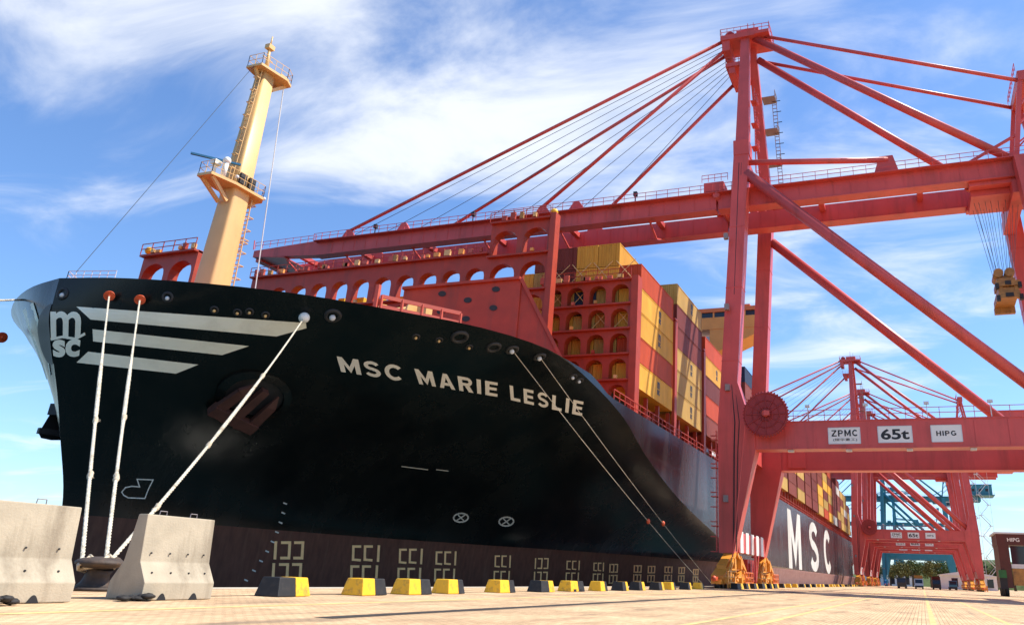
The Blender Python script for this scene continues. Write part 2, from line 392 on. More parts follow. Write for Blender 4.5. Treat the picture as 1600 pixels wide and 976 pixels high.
# ------------------------------------------------------------------ ground
QY = 23.8
def paving():
    mt = bpy.data.materials.new('block_paving'); nt, N, L = nodes(mt); b = N['Principled BSDF']
    b.inputs['Roughness'].default_value = .85; b.inputs['Specular IOR Level'].default_value = .2
    geo = N.new('ShaderNodeNewGeometry')
    br = N.new('ShaderNodeTexBrick'); br.inputs['Scale'].default_value = 1; br.inputs['Brick Width'].default_value = .26; br.inputs['Row Height'].default_value = .13
    br.inputs['Mortar Size'].default_value = .008; br.inputs['Bias'].default_value = 0
    br.inputs['Color1'].default_value = (.72, .50, .29, 1); br.inputs['Color2'].default_value = (.57, .38, .215, 1); br.inputs['Mortar'].default_value = (.24, .165, .105, 1)
    L.new(geo.outputs['Position'], br.inputs['Vector'])
    n1 = N.new('ShaderNodeTexNoise'); n1.inputs['Scale'].default_value = .35; n1.inputs['Detail'].default_value = 8; n1.inputs['Roughness'].default_value = .65
    L.new(geo.outputs['Position'], n1.inputs['Vector'])
    mr = N.new('ShaderNodeMapRange'); mr.inputs[1].default_value = .3; mr.inputs[2].default_value = .7; mr.inputs[3].default_value = .72; mr.inputs[4].default_value = 1.2
    L.new(n1.outputs['Fac'], mr.inputs[0])
    mx = N.new('ShaderNodeMix'); mx.data_type = 'RGBA'; mx.blend_type = 'MULTIPLY'; mx.inputs['Factor'].default_value = 1
    L.new(br.outputs['Color'], mx.inputs['A']); L.new(mr.outputs[0], mx.inputs['B'])
    n2 = N.new('ShaderNodeTexNoise'); n2.inputs['Scale'].default_value = .9; n2.inputs['Detail'].default_value = 6
    mp = N.new('ShaderNodeMapping'); mp.inputs['Scale'].default_value = (.16, 1, 1); L.new(geo.outputs['Position'], mp.inputs['Vector']); L.new(mp.outputs[0], n2.inputs['Vector'])
    r2 = N.new('ShaderNodeMapRange'); r2.inputs[1].default_value = .53; r2.inputs[2].default_value = .72; r2.inputs[3].default_value = 0; r2.inputs[4].default_value = .6
    L.new(n2.outputs['Fac'], r2.inputs[0])
    m2 = N.new('ShaderNodeMix'); m2.data_type = 'RGBA'; m2.inputs['B'].default_value = (.20, .13, .085, 1)
    L.new(r2.outputs[0], m2.inputs['Factor']); L.new(mx.outputs['Result'], m2.inputs['A'])
    # oil spots and tyre marks
    n4 = N.new('ShaderNodeTexNoise'); n4.inputs['Scale'].default_value = .55; n4.inputs['Detail'].default_value = 10; n4.inputs['Roughness'].default_value = .7
    mp4 = N.new('ShaderNodeMapping'); mp4.inputs['Scale'].default_value = (.35, 1, 1); mp4.inputs['Location'].default_value = (4.3, 9.1, 0); L.new(geo.outputs['Position'], mp4.inputs['Vector']); L.new(mp4.outputs[0], n4.inputs['Vector'])
    r4 = N.new('ShaderNodeMapRange'); r4.inputs[1].default_value = .60; r4.inputs[2].default_value = .70; r4.inputs[3].default_value = 0; r4.inputs[4].default_value = .7; L.new(n4.outputs['Fac'], r4.inputs[0])
    m5 = N.new('ShaderNodeMix'); m5.data_type = 'RGBA'; m5.inputs['B'].default_value = (.10, .075, .055, 1); L.new(r4.outputs[0], m5.inputs['Factor']); L.new(m2.outputs['Result'], m5.inputs['A'])
    sp_ = N.new('ShaderNodeSeparateXYZ'); L.new(geo.outputs['Position'], sp_.inputs[0])
    wob = N.new('ShaderNodeMath'); wob.operation = 'MULTIPLY_ADD'; wob.inputs[1].default_value = 3.0; L.new(n1.outputs['Fac'], wob.inputs[0]); L.new(sp_.outputs['Y'], wob.inputs[2])
    ds_ = N.new('ShaderNodeMath'); ds_.operation = 'SUBTRACT'; ds_.inputs[1].default_value = 12.5; L.new(wob.outputs[0], ds_.inputs[0])
    ab = N.new('ShaderNodeMath'); ab.operation = 'ABSOLUTE'; L.new(ds_.outputs[0], ab.inputs[0])
    r6 = N.new('ShaderNodeMapRange'); r6.inputs[1].default_value = .05; r6.inputs[2].default_value = .55; r6.inputs[3].default_value = .62; r6.inputs[4].default_value = 0; L.new(ab.outputs[0], r6.inputs[0])
    m7 = N.new('ShaderNodeMix'); m7.data_type = 'RGBA'; m7.inputs['B'].default_value = (.13, .10, .075, 1); L.new(r6.outputs[0], m7.inputs['Factor']); L.new(m5.outputs['Result'], m7.inputs['A'])
    n8 = N.new('ShaderNodeTexNoise'); n8.inputs['Scale'].default_value = 1.4; n8.inputs['Detail'].default_value = 6; n8.inputs['Roughness'].default_value = .6
    mp8 = N.new('ShaderNodeMapping'); mp8.inputs['Scale'].default_value = (.018, 1, 1); mp8.inputs['Rotation'].default_value = (0, 0, R(1.2)); L.new(geo.outputs['Position'], mp8.inputs['Vector']); L.new(mp8.outputs[0], n8.inputs['Vector'])
    r8 = N.new('ShaderNodeMapRange'); r8.inputs[1].default_value = .56; r8.inputs[2].default_value = .72; r8.inputs[3].default_value = 0; r8.inputs[4].default_value = .5; L.new(n8.outputs['Fac'], r8.inputs[0])
    m8 = N.new('ShaderNodeMix'); m8.data_type = 'RGBA'; m8.inputs['B'].default_value = (.17, .13, .10, 1); L.new(r8.outputs[0], m8.inputs['Factor']); L.new(m7.outputs['Result'], m8.inputs['A'])
    L.new(m8.outputs['Result'], b.inputs['Base Color'])
    bp = N.new('ShaderNodeBump'); bp.inputs['Strength'].default_value = .6; bp.inputs['Distance'].default_value = .012
    L.new(br.outputs['Fac'], bp.inputs['Height']); bp.invert = True; L.new(bp.outputs[0], b.inputs['Normal'])
    return mt
def sheet(name, x0, x1, y0, y1, z, mt, nx=1):
    mb = MB()
    for i in range(nx):
        a = x0+(x1-x0)*i/nx; c = x0+(x1-x0)*(i+1)/nx; b = len(mb.v)
        mb.v += [V((a, y0, z)), V((c, y0, z)), V((c, y1, z)), V((a, y1, z))]; mb.face([b, b+1, b+2, b+3])
    return struct(name, mb, mt)
sheet('ground', -400, 6000, -4000, QY-1.0, 0, paving())
mb = MB(); mb.box((-400, QY-1.0, -6), (6000, QY, .012))
struct('quay_edge', mb, mat('quay_coping_concrete', (.50, .43, .33), .85, .15, .6, dirt=(.3, .25, .18), dscale=.8, damt=.4, spec=.2))
wm = mat('sea_water', (.012, .05, .06), .12, .1, .05, bump=1.0, bscale=1.1, spec=.25)
sheet('water', -2500, 6000, QY-.5, 6000, -3.2, wm)
ylw = mat('yellow_line_paint', (.62, .48, .20), .8, .25, 2, dirt=(.50, .36, .22), dscale=1.6, damt=1.0, spec=.2)
for (y, w_) in ((5.2, .22), (3.9, .22), (-.2, .18), (-2.5, .18), (14.7, .35)):
    sheet('road_marking', 5, 420, y-w_/2, y+w_/2, .005, ylw)
grv = mat('trench_dark', (.035, .028, .022), .8, .4, 3)
mb = MB(); n = 60
for i in range(n):
    a = 14+i*2.6; c = a+2.6; w_ = (.20 if i < 10 else .12)+.09*random.random(); j = len(mb.v)
    mb.v += [V((a, 11.15-w_, .006)), V((c, 11.15-w_, .006)), V((c, 11.15+w_, .006)), V((a, 11.15+w_, .006))]; mb.face([j, j+1, j+2, j+3])
struct('road_cable_trench', mb, grv)
sheet('road_crane_rail', -100, 420, 18.72, 18.88, .008, M['dark'])
sheet('road_landside_rail', -100, 420, -16.6, -16.4, .008, M['dark'])

# ------------------------------------------------------------------ ship hull
YC, HB, XEND = 47.5, 23.1, 397.
def lerp_table(T, x):
    if x <= T[0][0]: return T[0][1]
    for (a, b), (c, d) in zip(T[:-1], T[1:]):
        if x <= c: return b+(d-b)*(x-a)/(c-a)
    return T[-1][1]
def smooth_table(T):
    """monotone cubic through the points"""
    xs = [p[0] for p in T]; ys = [p[1] for p in T]; n = len(T)
    h = [xs[i+1]-xs[i] for i in range(n-1)]; dl = [(ys[i+1]-ys[i])/h[i] for i in range(n-1)]
    ms = [dl[0]]+[0 if dl[i-1]*dl[i] <= 0 else 2*dl[i-1]*dl[i]/(dl[i-1]+dl[i]) for i in range(1, n-1)]+[dl[-1]]
    def f(x):
        if x <= xs[0]: return ys[0]
        if x >= xs[-1]: return ys[-1]
        i = 0
        while x > xs[i+1]: i += 1
        t = (x-xs[i])/h[i]
        return (2*t**3-3*t*t+1)*ys[i]+(t**3-2*t*t+t)*h[i]*ms[i]+(3*t*t-2*t**3)*ys[i+1]+(t**3-t*t)*h[i]*ms[i+1]
    return f
xstem = smooth_table([(-6, 35.4), (0, 35.1), (3.8, 34.5), (7.3, 33.25), (9.5, 32.4), (11.3, 31.6), (12.8, 30.95), (14.2, 30.5), (16.3, 30.4), (18, 30.4)])
_bd = smooth_table([(0, 0), (.6, 2.9), (1.8, 6.1), (3.6, 9.5), (5.4, 12.1), (7.1, 14.0), (8.8, 15.6), (11, 17.5), (13.6, 19.7), (17.2, 21.7), (21.4, 22.85), (27, HB)])
_bw = smooth_table([(0, 0), (1.5, 1.2), (4, 1.9), (9, 2.7), (20, 3.9), (32, 7.2), (43, 11.9), (53, 15.3), (69.5, 18.6), (80, 20.4), (97, 22.3), (117, HB)])
def bd(d): return _bd(d)
def bw(d): return _bw(d)
zk = smooth_table([(30, 16.3), (52, 16.3), (60, 15.6), (68, 14.2), (74, 12), (86, 9), (103, 6.3), (125, 3.4), (150, 3.2)])
ZB = 2.97
def zdeck(X): return lerp_table([(0, 16.3), (60, 16.3), (64, 15.4), (400, 15.4)], X)
def hb(X, z):
    d = X-xstem(z)
    if d <= 0: return 0
    if z <= ZB:
        r = bw(d); return r*(1-.012*(ZB-z))
    k = zk(X)
    s = min(1, (z-ZB)/max(.1, k-ZB))
    p = 2.0-(min(X, 46)-31)*.015 if X < 46 else max(1.35, 1.775-(X-46)*.012)
    u = s**p
    lo = bw(d); hi = bd(d)
    b = lo+(hi-lo)*u
    if X > 330: b *= 1-((X-330)/67)**2*(.45 if z > 8 else .8)
    return b
def hull_hit(px, py, side=-1):
    d = ray(px, py); t = 8.; pt = None
    def g(t):
        p = CAM+d*t
        return (YC-p.y)-hb(p.x, p.z) if p.z < 16.35 else 1.
    step = .25; prev = g(t)
    while t < 420:
        t += step; c = g(t)
        if c <= 0 < prev:
            a, b_ = t-step, t
            for _ in range(30):
                mid = (a+b_)/2
                if g(mid) > 0: a = mid
                else: b_ = mid
            return CAM+d*a
        prev = c
    return None
def hull_normal(p):
    e = .05
    dx = (hb(p.x+e, p.z)-hb(p.x-e, p.z))/(2*e); dz = (hb(p.x, p.z+e)-hb(p.x, p.z-e))/(2*e)
    return V((-dx, -1, -dz)).normalized()
SHIP = thing('container_ship', (200, YC, -3.2), 'huge black hulled container ship moored bow first along the quay', 'ship')
def hull():
    mb = MB()
    ds = [0, .02, .08, .2, .4, .7, 1.1, 1.6, 2.2, 3, 4, 5, 6, 7.2, 8.5, 10, 11.5, 13, 15, 17, 19, 21, 23, 25, 27, 29, 31, 33, 35, 37, 39, 41, 43, 46, 49, 52, 55, 58, 61, 65, 70, 75, 80, 86, 92, 100, 110, 125, 150, 200, 260, 300, 320, 340, 355, 361]
    n1, n2 = 38, 10; nz = n1+n2
    def zrow(j, X):
        zd = zdeck(X); k_ = max(-2, min(zk(X), zd-.06))
        return -6+(k_+6)*j/n1 if j <= n1 else k_+(zd-k_)*(j-n1)/n2
    hard = set()
    def row(sgn):
        idx = []
        for d in ds:
            col = []
            for j in range(nz+1):
                X = 30.8+d
                z = zrow(j, X)
                Xs = xstem(z)+d*(XEND-xstem(z))/(XEND-30.8) if d > 30 else xstem(z)+d
                Xs = min(Xs, XEND)
                z = zrow(j, Xs)
                col.append(len(mb.v)); mb.v.append(V((Xs, YC+sgn*hb(Xs, z), z)))
            idx.append(col)
        for i in range(len(ds)-1):
            if ds[i] > 19: hard.add(frozenset((idx[i][n1], idx[i+1][n1])))
            for j in range(nz):
                q = [idx[i][j], idx[i+1][j], idx[i+1][j+1], idx[i][j+1]]
                mb.face(q if sgn < 0 else q[::-1], 0, True)
        return idx
    a = row(-1); b = row(1)
    for i in range(len(ds)-1):   # deck and transom
        mb.face([a[i][-1], a[i+1][-1], b[i+1][-1], b[i][-1]], 1)
    for j in range(nz): mb.face([a[-1][j], a[-1][j+1], b[-1][j+1], b[-1][j]], 0)
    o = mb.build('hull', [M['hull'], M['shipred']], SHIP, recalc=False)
    for e in o.data.edges:
        if frozenset(e.vertices) in hard: e.use_edge_sharp = True
    return o
HULL = hull()

def on_hull(mb, pts2d, faces, off=.03, mi=0, thick=0):
    """lay flat shapes (given where they show on the plating) on the hull surface"""
    b = len(mb.v); ok = {}
    for i, (x, y) in enumerate(pts2d):
        p = hull_hit(x, y)
        if p is None: ok[i] = False; mb.v.append(V((0, 0, 0))); continue
        ok[i] = True; mb.v.append(p+hull_normal(p)*off)
    for f in faces:
        if all(ok[i] for i in f): mb.face([b+i for i in f], mi)
def quad_map(q):
    tl, tr, br, bl = q
    def f(u, v):   # v=1 top
        return ((tl[0]*(1-u)+tr[0]*u)*v+(bl[0]*(1-u)+br[0]*u)*(1-v), (tl[1]*(1-u)+tr[1]*u)*v+(bl[1]*(1-u)+br[1]*u)*(1-v))
    return f
def subdiv(vs, fs, maxlen):
    me = bpy.data.meshes.new('t'); me.from_pydata([(x, y, 0) for x, y in vs], [], fs)
    bm = bmesh.new(); bm.from_mesh(me)
    bmesh.ops.triangulate(bm, faces=bm.faces)
    for _ in range(3):
        es = [e for e in bm.edges if e.calc_length() > maxlen]
        if not es: break
        bmesh.ops.subdivide_edges(bm, edges=es, cuts=1)
        bmesh.ops.triangulate(bm, faces=bm.faces)
    bm.verts.index_update()
    o = [(v.co.x, v.co.y) for v in bm.verts], [[v.index for v in f.verts] for f in bm.faces]
    bm.free(); bpy.data.meshes.remove(me); return o
def hull_text(mb, txt, quad, bold=.02, spacing=1., maxpx=8):
    vs, fs, _ = text_polys(txt, bold, spacing); f = quad_map(quad)
    pts = [f(x, y) for x, y in vs]
    pts, fs = subdiv(pts, fs, maxpx)
    on_hull(mb, pts, fs)
def hull_poly(mb, poly, maxpx=10, off=.03):
    pts, fs = subdiv(poly, [list(range(len(poly)))], maxpx); on_hull(mb, pts, fs, off)


def ribbon(pts, w):
    """polyline to a list of abutting quads with mitred joints"""
    P_ = [V((a, b)) for a, b in pts]; L_ = []; Rr = []
    for i, p in enumerate(P_):
        d0 = (P_[i]-P_[i-1]).normalized() if i else (P_[1]-P_[0]).normalized()
        d1 = (P_[i+1]-P_[i]).normalized() if i < len(P_)-1 else d0
        t = (d0+d1).normalized(); n_ = V((-t.y, t.x)); k = w/2/max(.45, n_.dot(V((-d0.y, d0.x))))
        L_.append(p+n_*k); Rr.append(p-n_*k)
    return [[tuple(L_[i]), tuple(L_[i+1]), tuple(Rr[i+1]), tuple(Rr[i])] for i in range(len(P_)-1)]
def arc(cx, cy, rx, ry, a0, a1, n=10):
    return [(cx+rx*math.cos(R(a0+(a1-a0)*i/n)), cy+ry*math.sin(R(a0+(a1-a0)*i/n))) for i in range(n+1)]
def rect(x0, y0, x1, y1): return [[(x0, y0), (x1, y0), (x1, y1), (x0, y1)]]
W_ = .24
def glyph(ch):
    """block capital: (advance width, polygons) in a unit-high box"""
    w = W_
    if ch == 'M': return 1.0, rect(0, 0, w, 1)+rect(1.0-w, 0, 1.0, 1)+[[(w, 1), (w, .55), (.5-.001, 0.02), (.5-.001, .42)], [(.5, .42), (.5, .02), (1-w, .55), (1-w, 1)]]
    if ch == 'A': return .92, [[(0, 0), (w, 0), (.46, .74), (.46, 1), (.34, 1)], [(.46, 1), (.46, .74), (.92-w, 0), (.92, 0), (.58, 1)], [(.27, .2), (.65, .2), (.59, .38), (.33, .38)]]
    if ch == 'R': return .82, rect(0, 0, w, 1)+rect(w, .80, .48, 1)+rect(w, .40, .48, .59)+ribbon(arc(.48, .695, .22, .205, -90, 90), .19)+[[(.36, .39), (.62, .42), (.84, 0), (.56, 0)]]
    if ch == 'I': return w, rect(0, 0, w, 1)
    if ch == 'E': return .72, rect(0, 0, w, 1)+rect(w, .8, .70, 1)+rect(w, .41, .66, .60)+rect(w, 0, .72, .2)
    if ch == 'L': return .70, rect(0, 0, w, 1)+rect(w, 0, .70, .2)
    if ch == 'S': return .78, ribbon(arc(.39, .72, .28, .20, 20, 270)+arc(.39, .29, .29, .20, 90, -160)[1:], .19)
    if ch == 'C': return .86, ribbon(arc(.46, .5, .35, .41, 42, 318, 18), .21)
    if ch == 'P': return .80, rect(0, 0, w, 1)+rect(w, .80, .46, 1)+rect(w, .36, .46, .55)+ribbon(arc(.46, .675, .22, .225, -90, 90), .19)
    if ch == 'Z': return .80, rect(.02, .82, .78, 1)+rect(0, 0, .80, .18)+[[(0, .18), (.28, .18), (.78, .82), (.50, .82)]]
    if ch == 'H': return .84, rect(0, 0, w, 1)+rect(.84-w, 0, .84, 1)+rect(w, .41, .84-w, .59)
    if ch == 'G': return .90, ribbon(arc(.46, .5, .35, .41, 42, 330, 18), .21)+rect(.5, .36, .88, .52)+rect(.7, .1, .88, .36)
    return .4, []
def word_polys(txt, gap=.2):
    x = 0; out = []
    for ch in txt:
        a, ps = glyph(ch); out += [[(px+x, py) for px, py in q] for q in ps]; x += a+gap
    x -= gap
    return [[(px/x, py) for px, py in q] for q in out], x
def hull_word(mb, txt, quad, gap=.2, off=.03):
    f = quad_map(quad)
    for k, q in enumerate(word_polys(txt, gap)[0]): hull_poly(mb, [f(a, b) for a, b in q], 9, off+.004*(k % 3))
def flat_word(mb, txt, o, ux, uy, w, h, gap=.2, mi=0):
    o = V(o); ux = V(ux); uy = V(uy); nz = ux.cross(uy).normalized()
    for k, q in enumerate(word_polys(txt, gap)[0]):
        b = len(mb.v); mb.v += [o+ux*(a*w)+uy*(c*h)+nz*.004*(k % 3) for a, c in q]; mb.face([b+i for i in range(len(q))], mi)

mb = MB()
hull_word(mb, 'MSC', [(526, 556), (628, 571), (630, 595), (533, 580)])
hull_word(mb, 'MARIE', [(647, 575), (778, 597), (777, 619), (655, 599)], .24)
hull_word(mb, 'LESLIE', [(796, 601), (912, 627), (909, 649), (798, 624)], .26)
mb.build('ship_name', M['white'], SHIP, recalc=False)
mb = MB()
hull_poly(mb, [(120, 479), (478, 504), (479, 512), (432, 525), (142, 499)])
hull_poly(mb, [(145, 514), (389, 540), (347, 554), (146, 533)])
hull_poly(mb, [(138, 549), (310, 569), (275, 583), (120, 566)])
mb.build('bow_stripes', M['cream'], SHIP, recalc=False)
# round company mark at the stem
mb = MB()
hull_text(mb, 'm', [(79, 486), (128, 487), (126, 527), (80, 529)], .02)
hull_text(mb, 'sc', [(82, 531), (127, 529), (124, 557), (84, 558)], .04)
hull_poly(mb, [(78, 528), (98, 524), (118, 527), (133, 519), (134, 523), (119, 531), (98, 528), (80, 532)])
mb.build('bow_emblem', M['cream'], SHIP, recalc=False)
mb = MB(); zc_, rd_ = 13.0, 1.75; nz_, nd_ = 22, 8
for i in range(nz_+1):
    z = zc_-rd_+2*rd_*i/nz_; ext = math.sqrt(max(0, rd_*rd_-(z-zc_)**2))
    for j in range(nd_+1):
        tgt = ext*j/nd_; d0, d1 = 0., 12.
        for _ in range(24):
            dm = (d0+d1)/2
            if math.hypot(hb(xstem(z)+dm, z), dm) < tgt: d0 = dm
            else: d1 = dm
        X = xstem(z)+d0; e = .05; b_ = hb(X, z); dx = (hb(X+e, z)-hb(X+.001, z))/(e-.001); dz = (hb(X+.02, z+e)-hb(X+.02, z-e))/(2*e)
        mb.v.append(V((X, YC+b_, z))+V((-dx, 1, -dz)).normalized()*.05)
for i in range(nz_):
    for j in range(nd_): a = i*(nd_+1)+j; mb.face([a, a+1, a+nd_+2, a+nd_+1])
mb.build('emblem_disc', M['ink'], SHIP, recalc=False)
# big side letters
for ch, x0, x1 in (('M', 167, 186), ('S', 201, 219), ('C', 232, 250)):
    mb = MB(); flat_word(mb, ch, (x0, YC-HB-.03, 3.2), (1, 0, 0), (0, 0, 1), x1-x0, 11.3)
    mb.build('letter', M['worn'], SHIP, recalc=False)
# marks along the boot topping
def stroke(mb, pts, w):
    for p, q in zip(pts[:-1], pts[1:]):
        p = V((p[0], p[1])); q = V((q[0], q[1])); d = (q-p); L_ = d.length
        if L_ == 0: continue
        d /= L_; n = V((-d.y, d.x))*w/2; e = d*w/2
        hull_poly(mb, [tuple(p-e-n), tuple(q+e-n), tuple(q+e+n), tuple(p-e+n)], 12, .02)
M['markpaint'] = mat('hull_mark_paint', (.95, .58, .24), .6, .1, 2)
marks = [(427, 847, 54, 24, 1), (552, 853, 48, 22, 0), (625, 858, 41, 21, 0), (682, 862, 36, 19, 0), (774, 868, 28, 17, 0), (835, 872, 25, 15, 1), (886, 876, 23, 13, 0), (928, 879, 18, 12, 0), (952, 881, 15, 12, 1), (990, 883, 14, 10, 1), (1012, 884, 13, 10, 1), (1039, 885, 13, 9, 0), (1060, 886, 11, 9, 1), (1083, 889, 9, 8, 1)]
for (x, y, w, h, t) in marks:
    mb = MB()
    for k, yy in ((0, y), (1, y+h*1.42)):
        sx = -w*.06*k; sc = 1; lw = max(1.8, w*.08)
        slot = w/2.9; order = ['I', 'J', 'J'] if t else ['C', 'C', 'I']
        cx = x+sx; sl = .09
        for g in order:
            wd = slot*.62
            if g == 'I':
                stroke(mb, [(cx+slot*.2, yy), (cx+slot*.12, yy+h)], lw); cx += slot*.75 if t else slot
            else:
                a, b_ = (cx, cx+wd)
                if g == 'C': stroke(mb, [(b_, yy), (a, yy), (a-h*.03, yy+h*.93), (b_-h*.03, yy+h*.97)], lw)
                else: stroke(mb, [(a, yy), (b_, yy), (b_-h*.06, yy+h), (a-h*.06, yy+h)], lw)
                cx += slot*1.1
    mb.build('hull_mark', M['markpaint'], SHIP, recalc=False)
WM = mat('worn_white_marks', (.6, .58, .50), .6, .2, 3)
mb = MB()
stroke(mb, [(214, 748), (239, 749), (232, 763), (226, 778), (200, 777), (193, 773), (190, 768), (196, 761), (206, 759), (218, 760), (214, 748)], 1.7)
mb.build('hull_symbol', WM, SHIP, recalc=False)
for (x, y) in ((720, 808), (791, 814)):
    mb = MB(); c = [(x+11*math.cos(a)+3*math.sin(a), y+6.5*math.sin(a)-2.2*math.cos(a)) for a in [i*math.pi/8 for i in range(17)]]
    stroke(mb, c, 2.2)
    stroke(mb, [(x-6, y+4), (x+6, y-4)], 1.8); stroke(mb, [(x-4, y-4), (x+4, y+4)], 1.8)
    mb.build('hull_symbol', WM, SHIP, recalc=False)
for i in range(9):
    t = i/8; x = 445-18*t-43*t*t; y = 785+120*t; mb = MB(); stroke(mb, [(x-1.5, y), (x+2, y+1.5)], 2.2); mb.build('draft_mark', WM, SHIP, recalc=False)
mb = MB()
stroke(mb, [(628, 728), (668, 733)], 1.3); stroke(mb, [(682, 733), (700, 735)], 1.3)
mb.build('hull_symbol', WM, SHIP, recalc=False)

# fairleads: dark rings with a bright lip along the bulwark
for (x, y, r) in ((98, 459, .30), (262, 464, .26), (520, 493, .42), (390, 487, .2), (335, 484, .2), (371, 488, .2), (415, 492, .2), (650, 526, .22), (686, 531, .22), (718, 526, .5), (733, 542, .22), (771, 542, .45), (800, 546, .4), (843, 557, .4), (895, 588, .3), (905, 594, .3)):
    p = hull_hit(x, y)
    if not p: continue
    nrm = hull_normal(p)
    mb = MB(); mb.torus(p, r, r*.32, nrm, 18, 8)
    mb.build('fairlead', M['dark'], SHIP)
    if r < .45:
        mb = MB(); mb.ball(p+nrm*.02-V((0, 0, r*.3)), r*.5, 8); mb.build('roller', M['palegrey'] if r != .22 and r != .2 else M['mast'], SHIP)

# anchors with their pockets
def anchor(p, nrm, fwd):
    p = V(p); n = V(nrm).normalized(); f = V(fwd); f = (f-n*f.dot(n)).normalized(); d = f.cross(n).normalized()
    if d.z > 0: d = -d
    mb = MB(); k = 20
    ring = [p+f*2.5*math.cos(2*math.pi*i/k)-d*2.0*math.sin(2*math.pi*i/k) for i in range(k)]
    for i in range(k):
        a, b = ring[i], ring[(i+1) % k]; a2 = p+(a-p)*.78; b2 = p+(b-p)*.78
        mb.hexa([a-n*.1, b-n*.1, b2-n*.1, a2-n*.1], [a+n*.12, b+n*.12, b2+n*.28, a2+n*.28])
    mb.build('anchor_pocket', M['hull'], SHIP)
    mb = MB(); mb.hexa([p+(q-p)*.775+n*.02 for q in ring], [p+(q-p)*.775+n*.05 for q in ring]); mb.build('pocket_recess', M['dark'], SHIP)
    mb = MB(); mb.beam(p-d*.9+n*.35, p+d*1.7+n*.45, .5, .4, n, w2=.7)
    mb.beam(p+d*1.9+n*.45-f*1.7, p+d*1.9+n*.45+f*1.7, .75, .6, n)
    for sgn in (-1, 1):
        mb.beam(p+d*1.8+n*.45+f*1.35*sgn, p-d*.1+n*.5+f*1.2*sgn, .72, .35, n, w2=.62, h2=.3); mb.beam(p-d*.1+n*.5+f*1.2*sgn, p-d*1.0+n*.45+f*.95*sgn, .62, .3, n, w2=.1, h2=.1)
        mb.beam(p+d*2.2+n*.45+f*.4*sgn, p+d*2.0+n*.5+f*1.75*sgn, .5, .4, n, w2=.2)
    mb.build('anchor', M['darkred'], SHIP)
p = hull_hit(398, 618); anchor(p, hull_normal(p), (1, 0, 0))
# the port anchor hangs clear of the plating and shows past the stem
YA = YC+3.2
mb = MB()
pt = [at(x, y, Y=YA) for x, y in ((92, 612), (82, 640), (70, 660), (60, 676), (64, 684), (96, 684), (98, 640))]
mb.prism(pt, (.8, .2, 0)); mb.beam(pt[3]+V((0, .1, .15)), pt[3]+V((1.9, -.5, .15)), .35, .35); mb.beam(pt[1], V((pt[1].x+.6, YC+.6, pt[1].z)), .6, .7)
mb.build('anchor', M['dark'], SHIP)

# port side bow stripe (mirror of the starboard wing near the stem)
mb = MB(); n = 14
for i in range(n+1):
    a = i/n
    z0 = 15.2-4.4*a; 
    for k, dd in enumerate((1.9-.9*math.sin(a*2.2), 3.2-.6*math.sin(a*2.2))):
        X = xstem(z0)+dd*dd*.16+.1; q = V((X, 0, z0)); b_ = hb(X, z0); e = .05
        dx = (hb(X+e, z0)-hb(X-e, z0))/(2*e); dz = (hb(X, z0+e)-hb(X, z0-e))/(2*e)
        mb.v.append(V((X, YC+b_, z0))+V((-dx, 1, -dz)).normalized()*.03)
for i in range(n): mb.face([2*i, 2*i+1, 2*i+3, 2*i+2])
mb.build('port_bow_stripe', M['cream'], SHIP, recalc=False)

